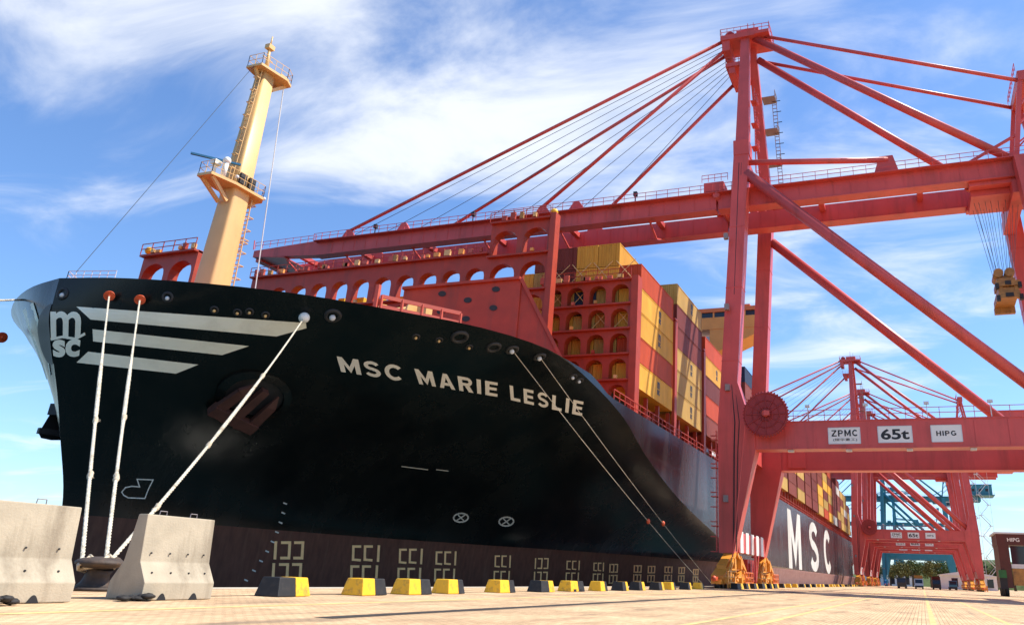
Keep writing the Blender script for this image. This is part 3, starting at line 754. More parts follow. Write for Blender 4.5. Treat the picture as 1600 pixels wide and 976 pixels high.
# ---- foremast
def foremast():
    DX, DZ = -1.75, -1.3
    prof = [(16.2, 40.05, 42.15, 1.95), (27.0, 40.4, 42.05, 1.55), (38.3, 40.8, 41.95, 1.05)]
    mb = MB(); rings = []
    for z, x0, x1, w in prof:
        cx = (x0+x1)/2; a = (x1-x0)/2; r = []
        for k in range(20):
            t = 2*math.pi*k/20; ct, st = math.cos(t), math.sin(t)
            r.append(len(mb.v)); mb.v.append(V((cx+a*math.copysign(abs(ct)**.32, ct), YC+w/2*math.copysign(abs(st)**.32, st), z)))
        rings.append(r)
    for a, b in zip(rings[:-1], rings[1:]):
        for k in range(20): mb.face([a[k], a[(k+1) % 20], b[(k+1) % 20], b[k]], 0, True)
    mb.face(rings[-1])
    mast = mb.build('foremast', M['mast'], SHIP)
    def B(q, nm, mt_):
        for v in q.v: v.x += DX; v.z = v.z+DZ if v.z > 24 else v.z
        return q.build(nm, mt_, mast)
    def plat(name, z, poly, th, brk):
        mb = MB(); mb.prism([(x, y, z) for x, y in poly], (0, 0, th))
        for (a, b) in brk: mb.beam(a, b, .18, .28)
        return B(mb, name, M['mast'])
    plat('platform', 28.6, [(39.9, YC-.7), (41.9, YC-1.15), (44.6, YC-1.2), (45.1, YC-.6), (45.1, YC+.6), (44.6, YC+1.2), (41.9, YC+1.15), (39.9, YC+.7)], .22,
         [((40.2, YC-.5, 28.6), (42.0, YC-.4, 27.4)), ((40.2, YC+.5, 28.6), (42.0, YC+.4, 27.4)), ((44.9, YC, 28.6), (44.0, YC, 27.7))])
    plat('platform', 39.5, [(41.8, YC-.8), (44.3, YC-1.2), (45.2, YC-.8), (45.2, YC+.8), (44.3, YC+1.2), (41.8, YC+.8)], .2,
         [((42.0, YC, 39.5), (42.5, YC, 38.8)), ((45.0, YC-.4, 39.5), (43.8, YC-.3, 38.4)), ((45.0, YC+.4, 39.5), (43.8, YC+.3, 38.4))])
    mb = MB()
    mb.railing([(39.95, YC-.65, 28.8), (41.9, YC-1.1, 28.8), (44.6, YC-1.15, 28.8), (45.05, YC-.5, 28.8), (45.05, YC+.5, 28.8)], 1.0, .6, .016)
    mb.railing([(39.95, YC-.65, 28.8), (39.95, YC+.65, 28.8), (41.9, YC+1.1, 28.8)], 1.0, .6, .016)
    mb.railing([(41.85, YC-.75, 39.7), (44.3, YC-1.15, 39.7), (45.15, YC-.75, 39.7), (45.15, YC+.75, 39.7), (41.85, YC+.75, 39.7), (41.85, YC-.75, 39.7)], 1.0, .6, .016)
    B(mb, 'railing', M['mast'])
    mb = MB(); mb.ladder((44.15, YC-.5, 16.4), (44.05, YC-.4, 28.4), .5, (0, 1, 0), .35, .03, cage=(.5, 0, 0)); mb.ladder((42.0, YC-.2, 29), (42.35, YC-.2, 39.4), .4, (0, 1, 0), .4, .025, cage=(-.3, 0, 0))
    B(mb, 'ladder', M['mast'])
    mb = MB(); mb.tube((43.0, YC, 39.7), (42.9, YC, 42.4), .17, .10, 10); mb.box((42.6, YC-.25, 41.9), (43.2, YC+.25, 42.3)); mb.tube((42.9, YC, 42.3), (42.9, YC, 43.2), .07, .05, 8); mb.beam((42.4, YC, 41), (43.5, YC, 41), .06, .06); mb.box((44.2, YC-.5, 39.75), (45.1, YC+.4, 40.3))
    B(mb, 'top_pole', M['mast'])
    mb = MB(); mb.tube((40.6, YC, 28.8), (40.6, YC, 29.9), .14, .14, 10); mb.box((40.3, YC-.3, 29.8), (40.9, YC+.2, 30.15)); mb.ball((40.9, YC-.75, 30.2), .3, 12); mb.tube((40.9, YC-.75, 28.8), (40.9, YC-.75, 30.0), .16, .2)
    rd = B(mb, 'radar_pedestal', M['white'])
    mb = MB(); mb.beam((39.4, YC+1.3, 30.35), (41.9, YC-1.1, 30.3), .2, .14); B(mb, 'scanner_bar', M['blue'])
    mb = MB(); mb.ball((45.1, YC-.7, 29.0), .16, 8); mb.ball((41.9, YC-1.0, 29.3), .16, 8); B(mb, 'lamp', M['palegrey'])
    mb = MB(); mb.box((42.3, YC-.95, 29.0), (42.9, YC-.75, 29.9)); mb.box((43.2, YC-.95, 29.0), (43.8, YC-.75, 29.9)); B(mb, 'sign_box', M['dark'])
    mb = MB(); mb.tube((45.2, YC, 39.6), (46.2, YC-1.0, 17.4), .045, n=6); B(mb, 'halyard', M['palegrey'])
    mb = MB(); mb.tube((42, YC, 40), (33.0, YC, 17.0), .02, n=5); B(mb, 'stay_wire', M['wire'])
foremast()

# ---- forecastle rail, breakwater, rails
mb = MB(); mb.railing([(31.2, YC+.6, 16.3), (31.9, YC-2.6, 16.3)], .8, .5, .016, rails=3); mb.railing([(31.2, YC+.6, 16.3), (32.4, YC+1.4, 16.3)], .8, .6, .016, rails=3)
mb.build('bow_rail', M['palegrey'], SHIP)
def breakwater():
    mb = MB()
    for sg in (-1, 1):
        def q(x, y, z): return V((x, YC+sg*(YC-y), z)) if sg > 0 else V((x, y, z))
        A, B, C_, D = q(55.5, 41.2, 16.2), q(58.5, 31.2, 16.2), q(58.5, 31.2, 24.9), q(55.5, 41.2, 23.7)
        t = V((.22, 0, 0))
        mb.hexa([A, B, B+t, A+t], [D, C_, C_+t, D+t])
        # outboard return plate, raking down to the deck edge
        E_ = q(60.0, 26.9, 16.2); G = q(60.0, 27.1, 17.2)
        mb.hexa([B+t*1.02, E_, E_+t, B+2*t], [C_+t*1.02, G, G+t, C_+2*t])
        # top flange
        mb.hexa([D+V((-.35, 0, 0)), C_+V((-.35, 0, 0)), C_+V((.5, 0, 0)), D+V((.5, 0, 0))], [D+V((-.35, 0, .25)), C_+V((-.35, 0, .25)), C_+V((.5, 0, .25)), D+V((.5, 0, .25))])
        mb.beam(C_+V((0, 0, .1)), G+V((0, 0, .1)), .35, .3)
    A = V((55.5, 41.2, 16.2)); 
    mb.hexa([(55.5, 41.2, 16.2), (55.5, 53.8, 16.2), (55.72, 53.8, 16.2), (55.72, 41.2, 16.2)], [(55.5, 41.2, 18.4), (55.5, 53.8, 18.4), (55.72, 53.8, 18.4), (55.72, 41.2, 18.4)])
    o = mb.build('breakwater', M['shipred'], SHIP)
    for (x, y) in ((649, 476), (691, 459), (689, 487), (731, 469), (728, 498), (775, 452), (771, 481)):
        d = ray(x, y)
        # plane through A,B vertical
        a, b = V((55.5, 41.2, 0)), V((58.5, 31.2, 0)); nn = V((b-a)).cross(V((0, 0, 1))).normalized()
        t = (a-CAM).dot(nn)/d.dot(nn); p = CAM+d*t
        if nn.x > 0: nn = -nn
        m2 = MB(); ring = [p+(b-a).normalized()*.36*math.cos(k*math.pi/7)+V((0, 0, .26*math.sin(k*math.pi/7))) for k in range(14)]
        m2.hexa([r+nn*.02 for r in ring], [r+nn*.05 for r in ring]); m2.build('lightening_hole', M['dark'], o)
breakwater()
mb = MB()
for k, z in enumerate((16.9, 17.7, 18.5, 19.3, 20.1)):
    mb.beam((47.5, 37.2, z), (53, 33.5, z+.1), .12, .3)
for t in (0, .25, .5, .75, 1): mb.beam((47.5+5.5*t, 37.2-3.7*t, 16.2), (47.5+5.5*t, 37.2-3.7*t, 20.2), .18, .18)
mb.build('slatted_bulwark', M['shipredlight'], SHIP)
mb = MB(); mb.beam((41, 40.5, 16.8), (47, 36.9, 16.8), .12, 1.2); mb.beam((47.3, 37.5, 16.2), (47.3, 37.5, 21), .3, .3)
mb.build('deck_screen', M['shipredlight'], SHIP)
# winches and fittings on the forecastle: buff machinery showing above the rail
for i, (x, y, z, s) in enumerate(((46, 47, 16.2, 1.9), (48.5, 43, 16.2, 2.0), (50.5, 55, 16.2, 2.0), (51.5, 47, 16.2, 2.1), (47, 58, 16.2, 1.9), (53, 39.5, 18.8, 1.5))):
    mb = MB(); mb.tube((x, y-1.5, z+s), (x, y+1.5, z+s), s*.55, n=16); mb.tube((x, y-1.6, z+s), (x, y-1.4, z+s), s*.8, n=16); mb.tube((x, y+1.4, z+s), (x, y+1.6, z+s), s*.8, n=16)
    mb.box((x-.5, y-1.9, z), (x+.5, y-1.6, z+s)); mb.box((x-.5, y+1.6, z), (x+.5, y+1.9, z+s)); mb.box((x-.4, y-2.9, z), (x+.5, y-2.0, z+s*1.5))
    mb.build('winch', M['mast'], SHIP)

# ---- lashing bridges (arched frames)
def arched_panel(mb, c0, ux, w, z0, z1, depth=1.0, post=.34, head=.55, floor=.0):
    """frame bay: two half posts, a lintel with an arched soffit"""
    c0 = V(c0); ux = V(ux).normalized(); nx = V((depth, 0, 0))
    def P_(u, z): return c0+ux*u+V((0, 0, z-c0.z))
    zs = z1-head; a = (w-post*2)/2; cx = w/2; n = 8
    for u0, u1 in ((0, post), (w-post, w)):
        mb.hexa([P_(u0, z0), P_(u1, z0), P_(u1, z0)+nx, P_(u0, z0)+nx], [P_(u0, z1), P_(u1, z1), P_(u1, z1)+nx, P_(u0, z1)+nx])
    rise = min(a*.85, (zs-z0)*.55)
    for k in range(n):
        t0 = math.pi*k/n; t1 = math.pi*(k+1)/n
        ua, ub = cx-a*math.cos(t0), cx-a*math.cos(t1); za = zs-rise+rise*math.sin(t0); zb_ = zs-rise+rise*math.sin(t1)
        mb.hexa([P_(ua, za), P_(ub, zb_), P_(ub, zb_)+nx, P_(ua, za)+nx], [P_(ua, z1), P_(ub, z1), P_(ub, z1)+nx, P_(ua, z1)+nx])
def lashing_bridge(X, spec, name='lashing_bridge', bay=2.52, heads={}):
    """spec: (y start, y end, [levels]) in 2.52 m bays"""
    mb = MB(); rl = MB(); lamps = []
    for (y0, y1, lev) in spec:
        nb = max(1, round(abs(y1-y0)/bay)); w = (y1-y0)/nb
        for z0, z1 in zip(lev[:-1], lev[1:]):
            for i in range(nb): arched_panel(mb, (X, y0+w*i, z0), (0, 1, 0), w, z0, z1, head=heads.get(z1, .55))
            mb.box((X-.5, y0, z1-.22), (X+1.15, y1, z1-.05))
            for i in range(nb):
                if random.random() < .6: lamps.append(((X-.65, y0+w*(i+.5)-.16, z1-.02), (X-.35, y0+w*(i+.5)+.16, z1+.3)))
                if z1 == lev[-1]:
                    for _ in range(2):
                        yy = y0+w*(i+random.random()); lamps.append(((X-.55, yy-random.uniform(.1, .4), z1-.02), (X-.25, yy+random.uniform(.1, .4), z1+random.uniform(.25, .8))))
        rl.railing([(X-.45, y0, lev[-1]), (X-.45, y1, lev[-1])], 1.0, 1.26, .03)
    o = mb.build(name, M['shipred'], SHIP)
    rl.build('railing', M['shipred'], o)
    for a, b in lamps:
        q = MB(); q.box(a, b); q.build('lashing_box', random.choice([M['mast'], M['orange'], M['shipredlight'], M['shipred'], M['brown'], M['shipredlight']]), o)
    return o
LEV = [16.4, 18.9, 21.55, 24.2, 26.85, 29.5]
lashing_bridge(66.0, [(39.2, 70.2, [16.3, 19.8, 23.2, 26.9, 31.3]), (32.3, 39.2, [16.3, 19.8, 23.2, 26.9, 30.8, 34.6])], bay=2.95, heads={31.3: 1.55, 34.6: 1.0, 30.8: .9})
mb = MB()
for k in range(11):
    y = 42+k*2.6; mb = MB(); mb.box((67.2, y, 26.9), (68.0, y+random.uniform(.8, 1.7), 27.6+random.uniform(.1, .9))); mb.build('gear_bin', M['blockyellow'], SHIP)
mb = MB(); mb.box((65.6, 31.7, 16.3), (66.7, 32.3, 34.9)); mb.build('end_post', M['shipred'], SHIP)
lb = lashing_bridge(72.0, [(25.5, 35.6, LEV)])
mb = MB(); mb.box((71.7, 24.75, 15.4), (73.0, 25.5, 29.7)); mb.build('end_post', M['shipred'], SHIP)
lashing_bridge(48.5, [(58.6, 65.2, [16.3, 20, 23.3, 26.6])], bay=3.3, heads={26.6: .9})
for x in (85.75, 99.6): 
    mb = MB()
    for yy in (24.75, 27.4): mb.box((x, yy, 15.4), (x+.9, yy+.35, 29))
    for z in LEV[1:]: mb.box((x+.02, 24.8, z-.3), (x+.88, 27.6, z-.05))
    mb.build('lashing_bridge', M['shipred'], SHIP)
# deck edge rail, hatch coaming structure in the shade under the first tier
mb = MB()
mb.railing([(66, 24.75, 15.4), (390-26, 24.75, 15.4)], 1.1, 1.5, .04)
mb.build('side_rail', M['shipred'], SHIP)
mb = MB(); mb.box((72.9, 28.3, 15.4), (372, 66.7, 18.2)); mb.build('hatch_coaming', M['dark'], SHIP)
for i in range(70):
    x = 73.5+i*4.1; mb = MB(); mb.box((x, 25.4, 15.4), (x+.35, 25.8, 18.15))
    if i % 2: mb.box((x+.35, 25.5, 15.4), (x+1.7, 26.2, 16.5))
    mb.build('stanchion', M['shipred'], SHIP)
# lights on top of the tall frame
for p in ((66.2, 32.2, 35.2), (48.7, 65.0, 27.2)):
    mb = MB(); mb.ball(p, .42, 8, sz=.9); mb.tube((p[0], p[1], p[2]-.8), p, .12); mb.build('signal_lamp', M['blockyellow'], SHIP)
# ---- forward accommodation with bridge wings
def house():
    mb = MB(); mb.box((146, 35, 15.4), (158, 60, 45))
    h = mb.build('deckhouse', M['plaster'], SHIP)
    mb = MB(); mb.box((145.2, 24.6, 46.2), (152, 70.4, 48.6))
    for y0, y1 in ((24.7, 35), (70.3, 60)):
        mb.hexa([(145.3, y1, 41.0), (145.3, y1, 46.2), (151.8, y1, 46.2), (151.8, y1, 41.0)], [(145.3, y0, 45.4), (145.3, y0, 46.2), (151.8, y0, 46.2), (151.8, y0, 45.4)])
    w = mb.build('bridge_wing', M['orange'], h)
    mb = MB(); mb.box((144.9, 24.4, 49.6), (152.4, 70.6, 50.4)); mb.box((146, 40, 50.4), (150, 46, 51.6)); mb.box((145.5, 27, 50.4), (147, 29, 51)); mb.build('roof', M['orangedeep'], h)
    mb = MB(); mb.box((145.25, 24.65, 48.6), (151.9, 70.3, 49.6)); mb.build('window', M['glass'], h)
    mb = MB()
    for i in range(15): mb = MB(); mb.box((145.1, 24.7+i*3.1, 48.55), (145.3, 25.0+i*3.1, 49.65)); mb.build('window_post', M['orange'], h)
    mb = MB(); mb.box((145.22, 29.5, 44.9), (145.28, 31.8, 45.3)); mb.build('opening', M['dark'], h)
house()

# ------------------------------------------------------------------ containers
CW, CL, CHT = 2.44, 12.19, 2.59
def container_mesh():
    mb = MB(); x, y, z = CL/2, CW/2, CHT
    fr = .16
    # corner posts, rails, recessed panels
    for sx in (-1, 1):
        for sy in (-1, 1): mb.box((sx*x, sy*y, 0), (sx*(x-fr), sy*(y-fr), z))
    for sy in (-1, 1):
        mb.box((-x+fr, sy*y, 0), (x-fr, sy*(y-.1), fr)); mb.box((-x+fr, sy*y, z-.1), (x-fr, sy*(y-.1), z))
        mb.box((-x+fr, sy*(y-.035), fr), (x-fr, sy*(y-.07), z-.1))
    for sx in (-1, 1):
        mb.box((sx*x, -y+fr, 0), (sx*(x-.1), y-fr, fr)); mb.box((sx*x, -y+fr, z-.12), (sx*(x-.1), y-fr, z))
        mb.box((sx*(x-.035), -y+fr, fr), (sx*(x-.07), y-fr, z-.12))
    mb.box((-x+.1, -y+.1, z-.09), (x-.1, y-.1, z-.03)); mb.box((-x+.1, -y+.1, .05), (x-.1, y-.1, .1))
    for k in (-.75, -.3, .3, .75): mb.tube((-x+.01, k, .1), (-x+.01, k, z-.1), .022, n=6)
    return mb
_cm = container_mesh()
CMESH = {}
for k, mt in CM.items():
    o = _cm.build('shipping_container', mt); CMESH[k] = o.data; bpy.data.objects.remove(o)
lg = MB()
flat_text(lg, 'm', (-.55, -CW/2+.02, 1.25), (1, 0, 0), (0, 0, 1), .9, .75, .05); flat_text(lg, 'sc', (-.55, -CW/2+.02, .55), (1, 0, 0), (0, 0, 1), .9, .6, .05)
LOGO = lg.build('logo', M['ink'], recalc=False); LOGOM = LOGO.data; bpy.data.objects.remove(LOGO)
COLN = {'yellow': 'mustard yellow', 'brown': 'brown', 'red': 'brick red', 'maroon': 'dark maroon', 'gold': 'dull gold', 'blue': 'dark blue', 'pale': 'pale grey', 'orange': 'orange'}
TIERN = ['lowest tier', 'second tier', 'third tier', 'fourth tier', 'fifth tier', 'sixth tier', 'seventh tier']
ROWN = ['quayside row', 'second row in', 'third row in', 'fourth row in', 'fifth row in', 'sixth row in']
ORD = ['first', 'second', 'third', 'fourth', 'fifth', 'sixth', 'seventh', 'eighth', 'ninth', 'tenth', 'eleventh', 'twelfth', 'thirteenth', 'fourteenth', 'fifteenth', 'sixteenth', 'seventeenth', 'eighteenth', 'nineteenth', 'twentieth']
def container(x0, y0, tier, col, bay, row, z0=18.25, logo=False):
    o = bpy.data.objects.new('shipping_container', CMESH[col]); COL.objects.link(o)
    o.location = (x0+CL/2, y0+CW/2, z0+tier*(CHT+.075))
    tag(o, f'{COLN[col]} container, {TIERN[tier]}, {ROWN[row]}, {ORD[bay]} bay from the bow', 'container', 'shipping containers stacked on the ship')
    if logo:
        c = bpy.data.objects.new('logo', LOGOM); COL.objects.link(c); c.parent = o; c.location = (1.0, 0, .15)
    return o
Y0C = 24.95
bay1 = [['yellow', 'red', 'yellow', 'yellow', 'red'], ['yellow', 'gold', 'orange', 'gold', 'yellow', 'yellow'], ['orange', 'yellow', 'gold', 'blue', 'yellow', 'yellow'],
        ['yellow', 'orange', 'yellow', 'gold', 'brown', 'brown'], ['gold', 'yellow', 'brown', 'yellow', 'gold', 'brown'], ['brown', 'gold', 'yellow', 'gold', 'yellow']]
for r, colr in enumerate(bay1):
    for t, c in enumerate(colr): container(73.2, Y0C+r*2.52, t, c, 0, r, logo=(r == 0 and c == 'yellow'))
bay2 = [['gold', 'gold', 'gold', 'maroon', 'maroon', 'gold'], ['brown', 'gold', 'maroon', 'brown', 'gold', 'gold']]
for r, colr in enumerate(bay2):
    for t, c in enumerate(colr): container(86.95, Y0C+r*2.52, t, c, 1, r, logo=(r == 0 and c == 'gold'))
bay3 = [['brown', 'red', 'maroon', 'yellow', 'red'], ['brown', 'gold', 'maroon', 'brown', 'gold']]
for r, colr in enumerate(bay3):
    for t, c in enumerate(colr): container(101., Y0C+r*2.52, t, c, 2, r, logo=(r == 0 and c == 'yellow'))
for t, c in enumerate(['gold', 'brown']): container(114.8, Y0C, t, c, 3, 0)
for r in range(2):
    for t, c in enumerate(['maroon', 'brown', 'red', 'brown', 'brown', 'blue']): container(128.6, Y0C+r*2.52, t, c, 4, r)
pal = ['yellow', 'brown', 'red', 'gold', 'maroon', 'brown', 'orange', 'yellow', 'brown', 'gold', 'gold', 'pale', 'maroon']
for b in range(13):
    h_ = [5, 4, 6, 5, 6, 6, 5, 6, 5, 6, 5, 5, 4][b]
    base = random.choice(pal)
    for t in range(h_):
        c = base if random.random() < .45 else random.choice(pal)
        container(161+b*13.9, Y0C, t, c, 5+b, 0)
        if b < 6: container(161+b*13.9, Y0C+2.52, t, random.choice(pal), 5+b, 1)
# lashing rods at the ends of the first bay
mb = MB()
for (y, z, dy) in ((25.6, 29.6, 2.2), (28.2, 29.6, 2.2), (30.7, 29.6, 2.2), (25.6, 24.3, 2.1), (28.1, 24.3, 2.1), (30.6, 26.9, 2.1), (33.2, 26.9, 2.1), (33.2, 29.6, 2.2), (36, 24, 2.2)):
    mb.tube((72.6, y, z), (73.15, y+dy, z+2.5), .05, n=6); mb.tube((72.6, y+dy, z), (73.15, y, z+2.5), .04, n=6)
mb.build('lashing_rods', M['mast'], SHIP)

# ------------------------------------------------------------------ ship-to-shore crane
CR = V((95, 3, 0))
CRANE_LABEL = 'tall red gantry crane nearest the camera with three white signs on its portal beam'
def build_crane():
    T = thing('gantry_crane', CR, CRANE_LABEL, 'crane', 'red gantry cranes along the quay')
    red = M['red']
    XN, XF = 86., 104.
    ZP0, ZP1 = 13.9, 17.0
    # legs: tapered below the portal, straight box above
    def leg(xb, xt, yb, yt, inner, zt):
        mb = MB(); hx = 1.15; s = 1 if inner < 0 else -1     # s: outer side sign in y
        yo = yb+s*1.0
        mb.hexa([(xb, yo-s*1.6, 3.4), (xb+2*hx-.5, yo-s*1.6, 3.4), (xb+2*hx-.5, yo, 3.4), (xb, yo, 3.4)],
                [(xb, yo-s*4.1, ZP0), (xb+2*hx, yo-s*4.1, ZP0), (xb+2*hx, yo, ZP0), (xb, yo, ZP0)])
        mb.hexa([(xb, yo-s*4.1, ZP0+.002), (xb+2*hx, yo-s*4.1, ZP0+.002), (xb+2*hx, yo, ZP0+.002), (xb, yo, ZP0+.002)],
                [(xb, yo-s*4.1, ZP1), (xb+2*hx, yo-s*4.1, ZP1), (xb+2*hx, yo, ZP1), (xb, yo, ZP1)])
        # haunch
        w = .95
        def mid(z):
            t = (z-ZP1)/(zt-ZP1); return xb+(xt-xb)*t, yb+(yt-yb)*t
        za = ZP1+4.5; xa, ya = mid(za)
        mb.hexa([(xb, yo-s*3.6, ZP1+.002), (xb+2*hx, yo-s*3.6, ZP1+.002), (xb+2*hx, yo, ZP1+.002), (xb, yo, ZP1+.002)],
                [(xa, ya-w, za), (xa+2, ya-w, za), (xa+2, ya+w, za), (xa, ya+w, za)][::1] if s > 0 else [(xa, ya+w, za), (xa+2, ya+w, za), (xa+2, ya-w, za), (xa, ya-w, za)])
        mb.hexa([(xa, ya-w, za+.002), (xa+2, ya-w, za+.002), (xa+2, ya+w, za+.002), (xa, ya+w, za+.002)],
                [(xt, yt-w, zt), (xt+2, yt-w, zt), (xt+2, yt+w, zt), (xt, yt+w, zt)])
        for z in (24, 33, 41):
            x_, y_ = mid(z); mb.box((x_-.04, y_-w-.04, z), (x_+2.04, y_+w+.04, z+.08))
        return mb.build('leg', red, T)
    LN = leg(86, 87.6, 18.8, 16.9, -1, 52)
    LF = leg(104, 102.2, 18.8, 16.3, -1, 52)
    leg(86, 87.6, -16.5, -14.9, 1, 46.5)
    leg(104, 102.2, -16.5, -14.9, 1, 46.5)
    # portal beams along the boom direction
    for nm, x in (('near', 86.2), ('far', 104.2)):
        mb = MB(); mb.box((x, -13.4, ZP0+.15), (x+2, 15.7, ZP1-.1))
        mb.box((x-.08, -13.4, ZP1-.16), (x+2.08, 15.7, ZP1-.04)); mb.box((x-.08, -13.4, ZP0+.1), (x+2.08, 15.7, ZP0+.24))
        if nm == 'far': mb.box((x-.3, 12.6, ZP0+.4), (x, 14.8, ZP1-.3))
        pb = mb.build('portal_beam', red, T)
        mb = MB(); mb.railing([(x+.1, -13, ZP1), (x+.1, 13.2, ZP1)], 1.1, 1.6, .03); mb.build('railing', red, pb)
    # upper tie beams between near and far legs
    for y, z in ((16.9, 50.5), (-14.3, 44)):
        mb = MB(); mb.box((89.6, y-.7, z-1.2), (102.2, y+.7, z+.4)); mb.build('tie_beam', red, T)
    for y, y2 in ((18.8, 18.6), (-16.5, -16.4)):
        mb = MB(); mb.box((88.3, y-.75, ZP0+.4), (104, y+.75, ZP1-.5)); mb.build('tie_beam', red, T)
        # sill beam with warning stripes
        mb = MB(); mb.box((88.3, y-.7, 3.6), (104, y+.7, 5.6)); sb = mb.build('sill_beam', red, T)
        mb = MB(); yy = y-.7 if y > 0 else y-.7
        for k in range(5):
            xx = 88.8+k*3.1; mb = MB(); mb.box((xx, yy-.06, 3.55), (xx+1.55, yy-.003, 5.75)); mb.build('warning_stripe', M['signwhite'], sb)
    # bogies
    for x in (87.0, 105.0):
        for y in (18.8, -16.5):
            mb = MB()
            mb.prism([(x-.9, y-.45, 3.4), (x+.9, y-.45, 3.4), (x+4.4, y-.45, 2.15), (x+4.4, y-.45, 1.75), (x-4.4, y-.45, 1.75), (x-4.4, y-.45, 2.15)], (0, .9, 0))
            for k in (-3.5, 3.5):
                mb.prism([(x+k-.4, y-.62, 1.95), (x+k+.4, y-.62, 1.95), (x+k+2.6, y-.62, 1.2), (x+k+2.6, y-.62, .85), (x+k-2.6, y-.62, .85), (x+k-2.6, y-.62, 1.2)], (0, 1.24, 0))
                mb.tube((x+k, y-.8, 1.7), (x+k, y+.8, 1.7), .26, n=12)
                for j in (-1.75, 1.75):
                    mb.box((x+k+j-1.35, y-.5, .42), (x+k+j+1.35, y+.5, .84)); mb.tube((x+k+j, y-.72, .95), (x+k+j, y+.72, .95), .2, n=10)
                    mb.box((x+k+j-.5, y-.95, .5), (x+k+j+.25, y-.52, 1.05)); mb.tube((x+k+j+.3, y-.85, .75), (x+k+j+1.0, y-.85, .75), .2, n=10)
            for q in (-1, 1):
                mb.beam((x+q*.4, y-.6, 3.4), (x+q*3.6, y-.75, 1.9), .28, .28); mb.beam((x+q*2.0, y-.7, 3.2), (x+q*5.2, y-.8, 1.2), .14, .14)
                mb.box((x+q*1.6-.3, y-.9, 1.9), (x+q*1.6+.3, y-.46, 2.9))
            bg_ = mb.build('bogie', M['yellowsteel'], T)
            for k in (-6.0, -4.5, -2.5, -1.0, 1.0, 2.5, 4.5, 6.0):
                w = MB(); w.tube((x+k, y-.24, .36), (x+k, y+.24, .36), .36, n=14); w.build('wheel', M['dark'], bg_)
            mb = MB(); e = x-6.6; mb.beam((e-.9, y, .9), (e+.3, y, .9), .35, .35); mb.ball((e-.9, y, .9), .28, 8); mb.build('buffer', M['orangedisc'], bg_)
    for y in (18.8, -16.5):
        mb = MB(); mb.box((93.6, y-.55, .7), (98.4, y+.55, 3.0)); mb.box((94.2, y-.75, 1.2), (97.8, y-.56, 2.6)); mb.build('ballast_box', M['reel'], T)
        mb = MB(); mb.beam((96.1, y-.95, .05), (96.1, y-.95, 5.4), .22, .22); mb.beam((96.1, y-.95, .2), (98.3, y-.95, 3.5), .12, .12); mb.build('anchor_post', red, T)
        for k, (xa, xb_) in enumerate(((80.5, 84.5), (89.2, 93.4), (98.6, 102.5), (107, 111))):
            mb = MB(); mb.railing([(xa, y-1.15, .1), (xb_, y-1.15, .1)], 1.5, 1.0, .045, rails=3); mb.build('guard_rail', M['orangedeep'] if k % 2 else M['yellowsteel'], T)
    # bolted splice plates and conduits on the legs
    for y in (-9.5, -6.4, 3.85, 9.4, 12.4):
        mb = MB(); mb.box((86.14, y-.12, ZP0+.3), (86.199, y+.12, ZP1-.25)); mb.build('splice_plate', red, T)
    mb = MB(); mb.path([(85.93, 18.2, 3.6), (85.93, 18.0, 14), (86.0, 17.9, 17), (86.3, 18.3, 22), (87.55, 17.2, 50)], .07, 6); mb.path([(85.93, 17.9, 3.6), (85.93, 17.6, 14), (86.0, 17.4, 17), (86.3, 18.0, 22), (87.55, 16.9, 50)], .05, 6); mb.build('conduit', M['dark'], T)
    for z in (8.5, 20.5, 30, 39):
        mb = MB(); yy = 17.8-(z > 17)*.3; mb.box((85.7, yy+.9, z), (86.3, yy+1.4, z+.7)); mb.build('junction_box', M['steel'], T)
    for y in (-6, 0, 6, 12):
        mb = MB(); mb.box((86.5, y-.3, ZP0-.12), (87.2, y+.3, ZP0+.1)); mb.build('work_light', M['palegrey'], T)
    # access hoods
    # girders: rigid part and boom, both box beams
    XG = (90.4, 97.6); ZG0, ZG1 = 44.9, 47.3
    for i, x in enumerate(XG):
        mb = MB(); mb.box((x-.75, -34, ZG0), (x+.75, 20.4, ZG1))
        mb.box((x-.95, -34, ZG0-.12), (x+.95, 20.4, ZG0-.002))
        for k in range(26): y = -33+k*2.05; mb.box((x-.80, y, ZG0), (x+.80, y+.07, ZG1-.02))
        g = mb.build('trolley_girder', red, T)
        r = MB(); sx = -1 if i == 0 else 1
        r.railing([(x+sx*1.6, -34, ZG1-.3), (x+sx*1.6, 20, ZG1-.3)], 1.1, 1.5, .03); r.build('railing', red, g)
        r = MB(); r.box((x+sx*.75, -34, ZG1-.4), (x+sx*1.65, 20.4, ZG1-.3)); r.build('walkway', red, g)
        mb = MB()
        yt = 84
        mb.box((x-.7, 20.7, ZG0), (x+.7, yt, ZG1))
        mb.box((x-.9, 20.7, ZG0-.12), (x+.9, yt, ZG0-.002))
        mb.hexa([(x-.7, yt, ZG0), (x+.7, yt, ZG0), (x+.7, yt, ZG1), (x-.7, yt, ZG1)], [(x-.6, 96.5, ZG0+.9), (x+.6, 96.5, ZG0+.9), (x+.6, 96.5, ZG1-.4), (x-.6, 96.5, ZG1-.4)])
        for k in range(30): y = 21.5+k*2.05; mb.box((x-.75, y, ZG0), (x+.75, y+.07, ZG1-.02))
        bm_ = mb.build('boom', red, T)
        r = MB(); r.railing([(x+sx*1.6, 21, ZG1-.3), (x+sx*1.6, yt, ZG1-.3)], 1.1, 1.5, .03); r.railing([(x+sx*1.1, yt, ZG1-.3), (x+sx*1.0, 96, ZG1-.3)], 1.1, 1.5, .03); r.build('railing', red, bm_)
        r = MB(); r.box((x+sx*.7, 20.7, ZG1-.4), (x+sx*1.65, yt, ZG1-.3)); r.build('walkway', red, bm_)
